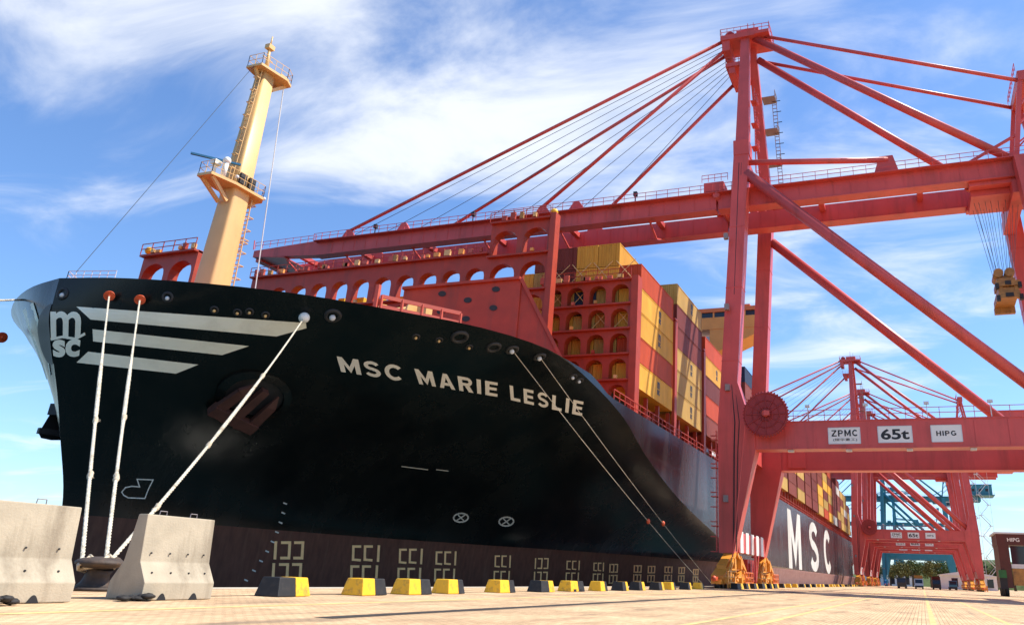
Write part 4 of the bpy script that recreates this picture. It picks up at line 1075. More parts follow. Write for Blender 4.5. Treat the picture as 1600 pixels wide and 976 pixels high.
        # stay brackets, lamps, hangers under the boom
        for y in (40.8, 46, 69, 79):
            q = MB(); q.prism([(x-.2, y-1.6, ZG1), (x-.2, y+1.2, ZG1), (x-.2, y+.2, ZG1+1.5), (x-.2, y-.6, ZG1+1.5)], (.4, 0, 0)); q.build('stay_bracket', red, bm_)
        for y in (32, 57, 74):
            q = MB(); q.beam((x, y, ZG1), (x, y, ZG1+1.9), .12, .12); q.box((x-.25, y-.25, ZG1+1.3), (x+.25, y+.25, ZG1+1.9)); q.build('floodlight', M['dark'], bm_)
    # cross ties between the two girders
    for y in (-33, -24, -4, 8, 30, 43, 55, 67, 79, 90):
        mb = MB(); mb.box((XG[0]+.75, y-.35, ZG1-1.0), (XG[1]-.75, y+.35, ZG1-.3))
        if y > 20: mb.beam((XG[0], y, ZG0), (XG[0]+3.6, y, ZG0-1.3), .2, .2); mb.beam((XG[1], y, ZG0), (XG[0]+3.6, y, ZG0-1.3), .2, .2)
        mb.build('cross_tie', red, T)
    mb = MB(); mb.box((XG[0]+.6, 95.8, ZG0+.6), (XG[1]-.6, 97, ZG1-.3)); mb.beam((XG[0]-.3, 97, ZG1), (XG[0]-.3, 97.2, ZG1+1.6), .12, .12)
    # nose of the boom
    mb.hexa([(XG[0]-.6, 90, ZG0+.2), (XG[1]+.6, 90, ZG0+.2), (XG[1]+.6, 96.2, ZG0+.95), (XG[0]-.6, 96.2, ZG0+.95)], [(XG[0]-.6, 90, ZG0+.35), (XG[1]+.6, 90, ZG0+.35), (XG[1]+.6, 96.2, ZG0+1.1), (XG[0]-.6, 96.2, ZG0+1.1)])
    mb.build('boom_nose', red, T)
    # hangers carrying the girders from the legs
    mb = MB()
    for y in (17.2, -14.3):
        for x in XG: mb.box((x-.5, y-.5, ZG1), (x+.5, y+.5, 49.5 if y > 0 else 48))
    mb.build('hanger', red, T)
    # A-frame
    AP = V((94.6, 17.0, 74.0))
    mb = MB(); mb.beam((88.6, 16.9, 52), (93.8, 17.1, 74.2), 1.5, 1.7, (0, 1, 0), w2=1.0, h2=1.2); mb.box((87.5, 15.9, 51.2), (89.7, 17.9, 53.3)); mb.build('apex_mast', red, T)
    mb = MB(); mb.beam((103.2, 16.3, 52), (96.0, 16.6, 73.6), 1.4, 1.5, (0, 1, 0), w2=1.0, h2=1.1); mb.build('apex_mast', red, T)
    mb = MB(); mb.box((92.6, 15.6, 73.2), (97.2, 20.6, 74.0)); mb.box((93.4, 15.2, 74.0), (96.8, 18.4, 75.0)); mb.box((92.8, 19.3, 71.5), (97.0, 20.4, 73.2)); mb.box((92.4, 13.6, 73.2), (97.2, 15.6, 73.7)); mb.box((92.2, 17.0, 68.2), (97.6, 19.8, 68.8)); mb.box((92.4, 18.5, 67.2), (97.4, 19.4, 68.2))
    ah = mb.build('apex_head', red, T)
    mb = MB(); mb.railing([(92.6, 13.6, 73.75), (92.6, 20.6, 74), (97.2, 20.6, 74), (97.2, 13.6, 74), (92.6, 13.6, 74)], 1.1, 1.0, .03); mb.railing([(92.3, 17, 68.8), (92.3, 19.8, 68.8)], 1.0, .9, .03); mb.beam((95, 17, 75), (95, 17, 77.2), .1, .1); mb.beam((94, 16, 75), (94, 16, 76.4), .08, .08); mb.build('railing', red, ah)
    for k in range(4):
        q = MB(); q.tube((93.4+k*.9, 19.4, 74.4), (93.7+k*.9, 19.4, 74.4), .7, n=16); q.build('sheave', M['reel'], ah)
    # stairs tower up the far mast (light grey cages)
    mb = MB()
    prev = None
    for k, z in enumerate((53, 57.5, 62, 66.5)):
        x = 103.2-7.2*(z-52)/21.6+1.6; mb.box((x-1.2, 14.0, z), (x+.8, 15.9, z+.12)); mb.railing([(x-1.2, 14.0, z), (x+.8, 14.0, z)], 1.1, .7, .03)
        if prev: mb.ladder((prev+.2, 14.3, z-4.5), (x+.2, 14.3, z), .6, (0, 1, 0), .5, .04, cage=(0, -.6, 0))
        prev = x
    mb.build('access_stair', M['steel'], T)
    mb = MB()
    for z in (53.5, 57, 60.5): mb.box((90.0, 15.2, z), (91.4, 16.0, z+.1)); mb.railing([(90.0, 15.2, z), (91.4, 15.2, z)], 1.0, .7, .03)
    mb.ladder((90.6, 15.6, 50), (91.0, 15.6, 63), .5, (1, 0, 0), .5, .035, cage=(0, -.5, 0))
    mb.build('access_ladder', red, T)
    # stays
    def stay(p, q, r=.32, mat_=red, name='stay'):
        m2 = MB(); m2.tube(p, q, r, n=10); return m2.build(name, mat_, T)
    zt = ZG1+1.3
    stay((93.4, 20.3, 73.6), (90.4, 79, zt), .26); stay((96.4, 20.3, 73.4), (97.6, 69+1, zt), .26)
    stay((93.4, 19.8, 72.2), (90.4, 46, zt), .26); stay((96.6, 19.2, 68.4), (97.6, 41, zt), .26)
    for k in range(9):
        stay((94+k*.25, 19.8, 73.4-k*.5), (91+k*.7, 80-k*4.9, ZG1+.2), .04, M['wire'], 'hoist_rope')
    # back stays (thick) and upper ties
    def at_(px, py, X): return at(px, py, X=X)
    stay((93.8, 16.2, 73.8), (90.4, -14.2, ZG1), .5, name='back_stay'); stay((96.4, 15.8, 71.5), (97.6, -11.2, ZG1), .5, name='back_stay')
    stay((93.8, 15.6, 74), (90.4, -16.6, 57.6), .25, name='top_tie'); stay((96.6, 15.4, 71.3), (97.6, -16.2, 58.4), .25, name='top_tie')
    # landside posts that carry the ties
    mb = MB()
    for x in XG:
        for y0, y1 in ((-14.6, -16.5), (-18.6, -16.9)): mb.beam((x, y0, ZG1), (x, y1, 58.8), .55, .55)
        for z in (49.5, 52, 54.5): mb.beam((x, -14.8-(z-ZG1)*.17, z), (x, -18.4+(z-ZG1)*.15, z+2.2), .18, .18)
    mb.box((XG[0]-.4, -17.6, 57.6), (XG[1]+.4, -16.1, 58.9))
    bp = mb.build('back_post', red, T)
    mb = MB(); mb.railing([(XG[0]-.4, -15.9, 58.9), (XG[1]+.4, -15.9, 58.9)], 1.1, 1, .03); mb.build('railing', red, bp)
    mb = MB(); mb.beam((90.4, -9, ZG1), (90.4, -15.2, 50.6), .3, .3); mb.build('knee_brace', red, T)
    # big diagonal braces
    def brace(p, q, w):
        m2 = MB(); m2.tube(p, q, w/2, n=14); m2.build('diagonal_brace', red, T)
    brace((88.0, 16.4, 48.6), (87.2, -14.6, 17.6), 1.35); brace((103.2, 15.8, 45.4), (105.2, -14.4, 16.4), 1.25)
    brace((88.4, 16.6, 50.4), (90.4, -.6, 49.3), .75); brace((103, 16, 50.4), (97.6, -1, 49.3), .7)
    mb = MB(); mb.prism([(90.2, -1.8, ZG1), (90.2, 1.2, ZG1), (90.2, .4, 49.8), (90.2, -1.2, 49.8)], (.4, 0, 0)); mb.build('bracket', red, T)
    mb = MB(); mb.prism([(86.0, 15.9, 47.2), (86.0, 15.9, 51), (86.0, 14.2, 49.2), (86.0, 14.2, 45.9)], (.5, 0, 0)); mb.build('gusset', red, T) if False else None
    # machinery house on the landside end, electrical cabinets
    mb = MB(); mb.box((87.2, -40, 48.0), (100.8, -25, 53.2)); mb.box((87, -40.2, 53.2), (101, -24.8, 53.5))
    mh = mb.build('machinery_house', red, T)
    mb = MB(); 
    for k in range(4): mb.box((87.15, -38+k*3.4, 49.8), (87.19, -36.6+k*3.4, 51.2))
    mb.build('vent', M['dark'], mh)
    mb = MB(); mb.railing([(86.2, -41, 48), (86.2, -24, 48)], 1.1, 1.5, .03); mb.box((86, -41, 47.6), (102, -24, 48.0)); mb.build('walkway', red, mh)
    # boom hinge gear near the waterside leg
    mb = MB(); mb.box((89.2, 19.6, ZG1), (91.6, 22.2, ZG1+1.3)); mb.box((96.4, 19.6, ZG1), (98.8, 22.2, ZG1+1.3)); mb.tube((89, 20.55, ZG1-.6), (99, 20.55, ZG1-.6), .45, n=12); mb.railing([(89, 19, ZG1+1.3), (89, 22.4, ZG1+1.3)], 1, .8, .03)
    mb.build('boom_hinge', red, T)
    # trolley with cab and hoist ropes
    mb = MB(); mb.box((91.4, -15.6, 43.6), (96.6, -9.4, 44.5)); mb.box((90.0, -15.8, 44.3), (91.2, -9.2, 44.75)); mb.box((96.8, -15.8, 44.3), (98.0, -9.2, 44.75)); mb.box((92, -14.6, 44.5), (96, -11, 46.2))
    for k in range(5): mb.tube((91.6, -15+k*1.4, 45.1), (92.1, -15+k*1.4, 45.1), .55, n=14)
    tr = mb.build('trolley', red, T)
    mb = MB(); mb.box((90.2, -18.6, 41.7), (93.2, -16.0, 44.6)); cb = mb.build('cab', M['palegrey'], tr)
    mb = MB(); mb.box((90.14, -18.3, 42.4), (90.19, -16.3, 44.0)); mb.box((90.5, -15.99, 42.4), (92.9, -15.95, 44.0)); mb.build('window', M['glass'], cb)
    # cable reel
    mb = MB(); c = V((84.3, 14.2, 17.45))
    mb.tube(c, c+V((.16, 0, 0)), 2.15, n=48); mb.torus(c+V((.08, 0, 0)), 2.25, .14, (1, 0, 0), 60, 6)
    for k in range(44):
        a = 2*math.pi*k/44; d = V((0, math.cos(a), math.sin(a))); mb.beam(c+d*2.2+V((.08, 0, 0)), c+d*2.48+V((.08, 0, 0)), .14, .22, (1, 0, 0))
    for k in range(12):
        a = 2*math.pi*k/12; d = V((0, math.cos(a), math.sin(a))); mb.beam(c+d*.3-V((.06, 0, 0)), c+d*2.1-V((.06, 0, 0)), .09, .12, (1, 0, 0))
    mb.torus(c-V((.05, 0, 0)), .75, .07, (1, 0, 0), 28, 6); mb.torus(c-V((.05, 0, 0)), 1.45, .05, (1, 0, 0), 36, 6)
    rl = mb.build('cable_reel', M['reel'], T)
    mb = MB(); mb.tube(c-V((.5, 0, 0)), c, .34, n=14); mb.box((83.6, 13.7, 17.2), (83.9, 14.3, 17.7)); mb.torus(c-V((.5, 0, 0)), .3, .06, (1, 0, 0), 16, 6); mb.build('hub', M['red'], rl)
    mb = MB(); mb.box((84.46, 13.6, 16.6), (86.19, 14.8, 17.9)); mb.tube((84.4, 16.4, 17), (84.4, 18.0, 3), .07, n=6); mb.build('reel_bracket', red, T)
    # signs
    def sign(y0, y1, z0, z1, lines, nm='sign'):
        xs = 86.2
        q = MB(); q.box((xs-.06, y1, z0), (xs-.003, y0, z1)); sg = q.build(nm, M['signwhite'], T)
        q = MB()
        for (t, a, b, c_, d_, bo) in lines: (flat_word if t.isalpha() and t.isascii() else flat_text)(q, t, (xs-.066, y0-(y0-y1)*a, z0+(z1-z0)*c_), (0, -1, 0), (0, 0, 1), (y0-y1)*(b-a), (z1-z0)*(d_-c_), *((.2,) if t.isalpha() and t.isascii() else (bo,)))
        q.build('lettering', M['ink'], sg, recalc=False)
        q = MB(); e = .05
        for p, q_ in (((y0, z0), (y1, z0)), ((y1, z0), (y1, z1)), ((y1, z1), (y0, z1)), ((y0, z1), (y0, z0))): q.beam((xs-.04, p[0], p[1]), (xs-.04, q_[0], q_[1]), .09, .07)
        q.build('sign_frame', M['palegrey'], sg)
    sign(7.95, 4.75, 14.5, 16.15, [('ZPMC', .1, .93, .46, .86, .02), ('(振华重工)', .14, .9, .14, .34, .01)])
    sign(2.95, -.35, 14.55, 16.2, [('65t', .08, .92, .18, .84, .03)])
    sign(-2.2, -5.05, 14.55, 16.2, [('HIPG', .16, .82, .36, .66, .04)])
    # service ladder up the near waterside leg, drain pipes
    mb = MB(); mb.ladder((85.9, 19.95, 3.5), (85.9, 19.95, 16), .5, (1, 0, 0), .5, .035, cage=(0, .6, 0)); 
    for z in (6, 9, 12, 15): mb.box((85.5, 19.9, z), (86.4, 20.5, z+.1))
    mb.build('leg_ladder', red, LN)
    # stair flights on the landside leg
    mb = MB(); zz = 3.4; k = 0
    while zz < 40:
        y0, y1 = (-18.6, -21.2) if k % 2 == 0 else (-21.2, -18.6)
        mb.beam((87, y0, zz), (87, y1, zz+3.0), .7, .15); mb.beam((86.6, y0, zz+1), (86.6, y1, zz+4.0), .05, .05); mb.beam((87.4, y0, zz+1), (87.4, y1, zz+4.0), .05, .05)
        mb.box((86.4, y1-.6, zz+2.95), (87.6, y1+.6, zz+3.05)); zz += 3.05; k += 1
    for (x, y) in ((86.4, -18.2), (86.4, -21.7)): mb.beam((x, y, 3.4), (x, y, 42), .08, .08)
    mb.build('stair', M['palegrey'], T)
    # small walkway lamps along the portal
    for y in (-8, -2, 4, 10):
        q = MB(); q.beam((86.3, y, ZP1), (86.3, y, ZP1+1.5), .08, .08); q.box((86.0, y-.25, ZP1+1.4), (86.4, y+.25, ZP1+1.65)); q.build('lamp', M['palegrey'], T)
    return T
CRANE = build_crane()
# spreader hanging under the near trolley, with its ropes
sp = thing('spreader', (94.4, -11.9, 30.6), 'orange brown lifting spreader hanging on wire ropes under the nearest crane', 'spreader')
mb = MB(); mb.box((92.6, -12.85, 33.1), (96.4, -10.95, 33.7)); mb.box((93.2, -12.5, 33.7), (95.8, -11.3, 34.2))
for y in (-12.45, -11.3): mb.tube((92.9, y, 34.5), (95.8, y, 34.5), .52, n=16)
mb.build('headblock', M['brown'], sp)
mb = MB(); mb.box((91.4, -12.95, 31.6), (97.4, -12.5, 32.3)); mb.box((91.4, -11.3, 31.6), (97.4, -10.85, 32.3)); mb.box((91.2, -13.0, 30.9), (91.9, -10.8, 31.6)); mb.box((96.9, -13.0, 30.9), (97.6, -10.8, 31.6)); mb.box((91.5, -12.5, 31.6), (97.3, -11.3, 32.2)); mb.box((92.2, -12.5, 32.3), (96.8, -11.3, 33.1)); mb.box((91.2, -13.1, 32.3), (92.2, -10.7, 32.9))
mb.build('spreader_frame', M['brown'], sp)
mb = MB()
for y in (-13.05, -10.75):
    for z in (30.6, 32.0): mb.box((91.0, y-.18, z), (91.6, y+.18, z+.6))
mb.box((91.1, -12.2, 32.4), (91.19, -11.6, 32.85)); mb.box((91.1, -12.3, 31.0), (91.19, -11.5, 31.45)); mb.build('flipper', M['dark'], sp)
mb = MB()
for (y0, y1) in ((-14.6, -12.9), (-14.0, -12.7), (-13.2, -12.5), (-12.4, -12.2), (-11.6, -11.8), (-11.0, -11.4), (-10.3, -11.2), (-9.8, -11.0)):
    for x in (93.2, 95.4): mb.tube((x, y0, 43.6), (x, y1, 34.6), .026, n=5)
mb.build('hoist_rope', M['wire'], sp)

# further cranes down the quay
far = [(187, None, 'red gantry crane second along the quay, framed under the nearest portal beam'), (240, None, 'red gantry crane third along the quay, just behind the second one'), (286, None, 'red gantry crane fourth along the quay, farthest of the red ones')]
for dx, ov, lab in far:
    c = copy_tree(CRANE); c.location = CR+V((dx, 0, 0)); c['label'] = lab
tov = {M['red']: M['teal'], M['reel']: M['teal'], M['yellowsteel']: M['blue']}
for dx, lab in ((395, 'teal gantry crane with blue bogies beyond the row of red cranes'), (610, 'teal gantry crane farthest along the quay behind the other teal one')):
    c = copy_tree(CRANE, None, tov); c.location = CR+V((dx, 0, 0)); c['label'] = lab; c['group'] = 'teal gantry cranes beyond the red ones'
    for ch in [x for x in bpy.data.objects if x.parent == c and x.name.split('.')[0] == 'sign']:
        for g in [x for x in bpy.data.objects if x.parent == ch]: bpy.data.objects.remove(g)
        bpy.data.objects.remove(ch)

# ------------------------------------------------------------------ quay furniture
def barrier(x0, L_, yf, label, lean=0., hgt=1.95):
    T = thing('concrete_barrier', (x0+L_/2, yf+.5, 0), label, 'barrier', 'concrete barriers on the quay')
    # profile in y,z seen from the end (front faces -y)
    prof = [(yf, .012), (yf, .40), (yf+.30, .86), (yf+.42, hgt), (yf+.72, hgt), (yf+.84, .86), (yf+1.14, .40), (yf+1.14, .012)]
    mb = MB(); mb.hexa([(x0, y, z) for y, z in prof], [(x0+L_, y, z) for y, z in prof])
    b = mb.build('body', M['concrete'], T, bevel=.025)
    for u in (.27, .72):
        mb = MB(); c = x0+L_*u; n = 8
        ring = [(c-.13+.26*k/n, yf-.012, .012+.15*math.sin(math.pi*k/n)) for k in range(n+1)]
        mb.prism(ring, (0, .02, 0)); mb.build('forklift_slot', M['ink'], T)
        mb = MB(); c = x0+L_*u; mb.path([(c-.11, yf+.57, hgt-.02), (c-.10, yf+.57, hgt+.10), (c+.10, yf+.57, hgt+.10), (c+.11, yf+.57, hgt-.02)], .013, 6); mb.build('lifting_loop', M['steel'], T)
    mb = MB()
    for u in (.12, .38, .64, .88):
        for z, yy in ((1.06, .305), (.62, .14)):
            q = V((x0+L_*u, yf+yy, z)); mb = MB(); mb.tube(q, q+V((0, -.025, 0)), .022, n=8); mb.build('tie_hole', M['dark'], T)
    return T
barrier(15.15, 2.1, 17.35, 'right hand concrete barrier with both ends visible, in front of the bow')
barrier(10.3, 3.0, 17.2, 'left hand concrete barrier cut off by the picture edge')
# mooring bollard behind the barriers
bo = thing('mooring_bollard', (17.9, 22.4, 0), 'rusty mooring bollard between the barriers with three ropes looped on it', 'bollard')
mb = MB(); mb.path([(17.9, 22.4, .05), (17.9, 22.4, .2), (17.9, 22.35, .45), (17.9, 22.3, .62)], [.52, .36, .30, .34], 20)
mb.build('stem', M['bollard'], bo)
mb = MB(); mb.ball((17.75, 22.2, .74), .64, 18, sz=.27, jit=.015); mb.ball((18.25, 22.5, .80), .36, 14, sz=.4); mb.build('head', M['bollard'], bo)
mb = MB(); mb.tube((17.9, 22.4, .012), (17.9, 22.4, .09), .8, n=20); mb.build('base_plate', M['bollard'], bo)
# blocks along the edge: black and yellow halves
def block_thing(x0, x1, order, label, y=17.75, h=.54):
    L_ = x1-x0; T = thing('edge_block', ((x0+x1)/2, y+.4, 0), label, 'concrete block', 'black and yellow blocks along the quay edge')
    T.rotation_euler.z = R(random.uniform(-3.5, 3.5)); T.location.y += random.uniform(-.12, .12)
    f = random.uniform(.36, .48) if order == 'by' else random.uniform(.52, .64)
    xm = x0+L_*(1-f if order == 'by' else f)
    def half(a, b, nm, mt):
        mb = MB(); ins = .10
        ia = a+(ins if a == x0 else 0); ib = b-(ins if b == x1 else 0)
        mb.hexa([(a, y, .01), (b, y, .01), (b, y+.85, .01), (a, y+.85, .01)], [(ia, y+.12, h), (ib, y+.12, h), (ib, y+.73, h), (ia, y+.73, h)])
        o = mb.build(nm, mt, T, bevel=.03)
        if L_ > 1.6 and x0 < 60:
            c = (a+b)/2; q = MB(); q.box((c-.16, y-.01, .01), (c+.16, y+.02, .13)); q.build('forklift_slot', M['ink'], T)
    if order == 'by': half(x0, xm-.002, 'black_half', M['blockblack']); half(xm+.002, x1, 'yellow_half', M['blockyellow'])
    else: half(x0, xm-.002, 'yellow_half', M['blockyellow']); half(xm+.002, x1, 'black_half', M['blockblack'])
specs = [(399, 489, 'by'), (529, 604, 'yb'), (607, 672, 'yb'), (674, 722, 'yb'), (759, 809, 'yb'), (824, 867, 'by'), (874, 916, 'yb'), (919, 950, 'yb'), (953, 976, 'by'), (984, 1008, 'by'), (1011, 1032, 'by'), (1035, 1056, 'yb'), (1058, 1078, 'by'), (1081, 1102, 'yb')]
for i, (a, b, o) in enumerate(specs):
    xa = at(a, 925, Y=18.6).x; xb = at(b, 929, Y=17.75).x; xb = max(xb, xa+1.2)
    block_thing(xa, xb, o, f'{ORD[i]} block from the left, {"black then yellow" if o == "by" else "yellow then black"}, on the quay edge')
for i in range(6):
    x = 82+i*4.6; block_thing(x, x+2.4, 'by', f'{ORD[i]} black and yellow block in front of the nearest crane wheels', y=17.0)
for i in range(20):
    x = 116+i*7.5+random.uniform(-1, 1); block_thing(x, x+2.4, random.choice(['by', 'yb']), f'{ORD[i]} black and yellow block past the nearest crane, below the side letters', y=17.9)
# dark rubber pieces lying by the barriers
def heap(p, r, label):
    rnd = random.Random(int(p[0]*10)); mb = MB()
    for k in range(9):
        c = V(p)+V((rnd.uniform(-1, 1)*r, rnd.uniform(-.5, .5)*r, .05+.06*rnd.random())); mb.ball(c, r*rnd.uniform(.3, .5), 10, sz=rnd.uniform(.25, .42), jit=.16)
    o = mb.build('rubber_sheet_heap', M['rubber']); recentre(o); o.location.z = .005; tag(o, label, 'rubber sheeting')
heap((14.95, 17.35, .02), .42, 'crumpled black rubber sheeting at the left foot of the right hand barrier')
heap((11.45, 16.75, .02), .34, 'crumpled dark rubber sheeting on the paving at the left picture edge')

# ------------------------------------------------------------------ mooring ropes
def rope(p, q, label, r=.05, sag=.25, knots=(), name='mooring_rope', end=None, taper=None):
    p = V(p); q = V(q); n = 26; pts = []; rad = []
    for i in range(n+1):
        t = i/n; c = p+(q-p)*t; c.z -= sag*4*t*(1-t); pts.append(c); rr = r*(taper(t) if taper else 1)
        rad.append(rr)
    T = thing(name, q, label, 'rope', 'mooring ropes of the ship')
    mb = MB(); Ln = (q-p).length; d = (q-p).normalized(); u = d.orthogonal().normalized(); w = d.cross(u); ns = int(min(260, Ln/.07)) if r > .04 else 40
    for st in range(3):
        P2 = []; R2 = []
        for i in range(ns+1):
            t = i/ns; c = p+(q-p)*t; c.z -= sag*4*t*(1-t); rr = r*(taper(t) if taper else 1); a = 2*math.pi*(t*Ln/.55+st/3)
            P2.append(c+(u*math.cos(a)+w*math.sin(a))*rr*.5); R2.append(rr*.56)
        mb.path(P2, R2, 6)
    mb.build('rope_run', M['rope'], T)
    for t in knots:
        mb = MB(); c = p+(q-p)*t; c.z -= sag*4*t*(1-t); d = (q-p).normalized()
        for k in range(4): mb.ball(c+d*(k-1.5)*r*2.0+V((random.uniform(-1, 1), random.uniform(-1, 1), 0))*r*.4, r*random.uniform(1.7, 2.2), 8, jit=.08)
        for k in range(3): mb.tube(c+d*(k-1)*r*2, c+d*(k-1)*r*2+V((random.uniform(-1, 1), random.uniform(-1, 1), random.uniform(-.5, .5)))*r*4, r*.3, r*.15, 5)
        mb.build('splice', M['ropedirty'], T)
    if end:
        mb = MB(); mb.path(end, r*1.05, 8); mb.build('eye_loop', M['ropedirty'], T)
    return T
pa = hull_hit(171, 459); pb_ = hull_hit(219, 465); pc = hull_hit(477, 494)
tp = lambda t: 1.0+.7*min(1, max(0, (t-.3)/.15))-.45*min(1, max(0, (t-.6)/.05))
b1 = V((17.45, 22.3, .62)); b2 = V((17.85, 22.0, .62)); b3 = V((17.75, 21.95, .66))
lp = lambda c, a: [V(c)+V((0, 0, .25)), V(c)+V((-.35, -.1, .05)), V((17.45, 22.6, .55)), V((17.9, 22.95, .5)), V((18.4, 22.5, .52)), V(c)+V((.4, .1, .1)), V(c)+V((0, 0, .3))]
rope(pa, b1+V((-.1, .1, .1)), 'white mooring rope from the left orange rat guard down to the bollard', .05, .25, (.63, .80), end=lp(b1, 0), taper=tp)
rope(pb_, b2+V((0, .1, .1)), 'white mooring rope from the right orange rat guard down to the bollard', .05, .25, (.61, .80), end=lp(b2, 0), taper=tp)
rope(pc, b3, 'white mooring rope slanting from the white rat guard down to the bollard', .05, .5, (.36, .66, .86), end=lp(b3, 0), taper=tp)
# lead from the port side of the bow out of frame
pl = V((33.0, YC+6.9, 14.9))
q0 = at(40, 468, X=32.6); rope(q0, at(-160, 470, X=24), 'white mooring rope running level from the bow tip to the left', .07, .05)
# spring lines beside the ship name
s1 = hull_hit(800, 546); s2 = hull_hit(843, 557)
e1 = at(1098, 842, Y=23.0); e2 = at(1103, 838, Y=23.0)
rope(s1, (e1.x, 23.0, .25), 'thin pale rope slanting across the ship name end, lower of two', .026, .4, ())
rope(s2, (e2.x+3, 23.0, .25), 'thin pale rope slanting past the ship name end, upper of two', .026, .4, ())
def rat_guard(p, d, r, mt, label):
    p = V(p); d = V(d).normalized(); mb = MB(); mb.tube(p-d*.04, p+d*.04, r, n=20); mb.tube(p-d*.2, p+d*.16, r*.3, n=12)
    o = mb.build('rat_guard', mt); recentre(o); tag(o, label, 'rat guard', 'rat guards on the mooring ropes')
rat_guard(pa+(b1-pa).normalized()*.45, (b1-pa)+V((0, 6, 0)), .30, M['orangedisc'], 'round orange rat guard on the left bow rope')
rat_guard(pb_+(b2-pb_).normalized()*.45, (b2-pb_)+V((0, 6, 0)), .30, M['orangedisc'], 'round orange rat guard on the second bow rope')
mb = MB(); mb.ball(pc+(b3-pc).normalized()*.35, .34, 14); o = mb.build('rope_float', M['white']); recentre(o); tag(o, 'round white guard at the top of the slanting rope', 'rope guard')
rat_guard(at(52, 467, X=32.4), (0, 1, .1), .42, M['orangedisc'], 'orange rat guard at the very tip of the bow')
rat_guard(at(3, 527, X=33.5), (0, 1, .1), .35, M['orangedisc'], 'orange rat guard at the left picture edge, lower than the bow tip')
for (e, a, b, lab) in ((s1, 1020, 756, 'small orange float on the lower thin rope'), (s2, 1016, 744, 'small orange float on the upper thin rope')):
    tgt = V((e1.x, 23.0, .25)) if e is s1 else V((e2.x+3, 23, .25)); t = .62; c = e+(tgt-e)*t; c.z -= .4*4*t*(1-t)
    mb = MB(); mb.ball(c, .2, 10, sz=1.3); o = mb.build('rope_float', M['orangedisc']); recentre(o); tag(o, lab, 'float')

# ------------------------------------------------------------------ vehicles, far things
def truck(x, y, label, load, cabmat='dark', grp='lorries under the far cranes'):
    T = thing('lorry', (x, y, 0), label, 'lorry', grp)
    mb = MB(); mb.prism([(x, y-1.25, .7), (x, y-1.25, 1.6), (x+.25, y-1.25, 2.9), (x+2.2, y-1.25, 2.9), (x+2.2, y-1.25, .7)], (0, 2.5, 0)); cb = mb.build('cab', M[cabmat], T)
    mb = MB(); mb.hexa([(x-.02, y-1.05, 1.65), (x-.02, y+1.05, 1.65), (x+.03, y+1.05, 1.65), (x+.03, y-1.05, 1.65)], [(x+.2, y-1.05, 2.7), (x+.2, y+1.05, 2.7), (x+.26, y+1.05, 2.7), (x+.26, y-1.05, 2.7)]); mb.build('windscreen', M['glass'], cb)
    mb = MB(); mb.box((x-.12, y-1.2, .45), (x, y+1.2, .95)); mb.build('bumper', M['dark'], cb)
    mb = MB(); mb.box((x+2.3, y-.5, .9), (x+14, y+.5, 1.25)); mb.build('chassis', M['dark'], T)
    for xx in (x+1.1, x+4, x+11, x+12.4):
        for yy in (y-1.0, y+1.0):
            mb = MB(); mb.tube((xx, yy-.2, .52), (xx, yy+.2, .52), .52, n=14); mb.build('wheel', M['rubber'], T)
    if load:
        o = bpy.data.objects.new('shipping_container', CMESH[load]); COL.objects.link(o); o.location = (x+8.4, y, 1.27)
        tag(o, f'{COLN[load]} container riding on a lorry under the far cranes', 'container', 'containers on lorries')
truck(255, 5.6, 'empty dark lorry under the far cranes, leftmost', None)
truck(270, 1.0, 'loaded lorry with orange container, under the far cranes', 'orange', 'palegrey')
truck(285, -4.2, 'dark lorry with brown container, right of the orange one', 'brown')
truck(300, -9.5, 'rightmost blue lorry under the far cranes, beside the low pale building', None, 'blue')
# tall yard vehicle at the right edge
def carrier():
    x0 = 140.; T = thing('straddle_carrier', (x0+5, -15.4, 0), 'tall dark red straddle carrier standing at the right picture edge', 'straddle carrier')
    ya, yb = -11.4, -17.6
    ZT = 8.9
    mb = MB(); mb.box((x0, ya-1.5, 1.2), (x0+9, ya, ZT-1.6)); mb.box((x0, yb, 1.2), (x0+9, yb+.9, ZT-1.6)); mb.box((x0-.1, yb-.1, ZT-1.6), (x0+9.1, ya+.1, ZT)); mb.build('frame', M['truckred'], T)
    mb = MB(); mb.box((x0-.3, yb-.3, ZT), (x0+9.3, ya+.35, ZT+.25)); mb.build('roof', M['palegrey'], T)
    mb = MB(); mb.box((x0+.3, yb+1.0, 4.6), (x0+.4, ya-1.7, ZT-1.7)); mb.build('windscreen', M['glass'], T)
    mb = MB(); mb.box((x0+.1, yb+.95, 4.0), (x0+.5, ya-1.55, 4.6)); mb.build('sill', M['palegrey'], T)
    mb = MB(); mb.box((x0+.2, yb+1.0, 1.6), (x0+.6, ya-1.6, 3.95)); mb.build('grille', M['brown'], T)
    mb = MB(); mb.box((x0-.35, ya-.7, 2.6), (x0+1.0, ya+.35, 3.7)); mb.build('engine_box', M['green'], T)
    mb = MB(); mb.box((x0-.2, ya-.7, 1.0), (x0+.6, ya+.3, 2.6)); mb.build('engine_support', M['dark'], T)
    for x in (x0+.7, x0+3.2, x0+5.8, x0+8.3):
        for y in (ya-.5, yb+.45):
            mb = MB(); mb.tube((x, y-.3, .75), (x, y+.3, .75), .75, n=18); mb.build('wheel', M['rubber'], T)
    q = MB(); flat_text(q, 'HIPG', (x0-.11, ya-1.4, ZT-1.1), (0, -1, 0), (0, 0, 1), 1.7, .55, .02); q.build('lettering', M['signwhite'], T, recalc=False)
carrier()
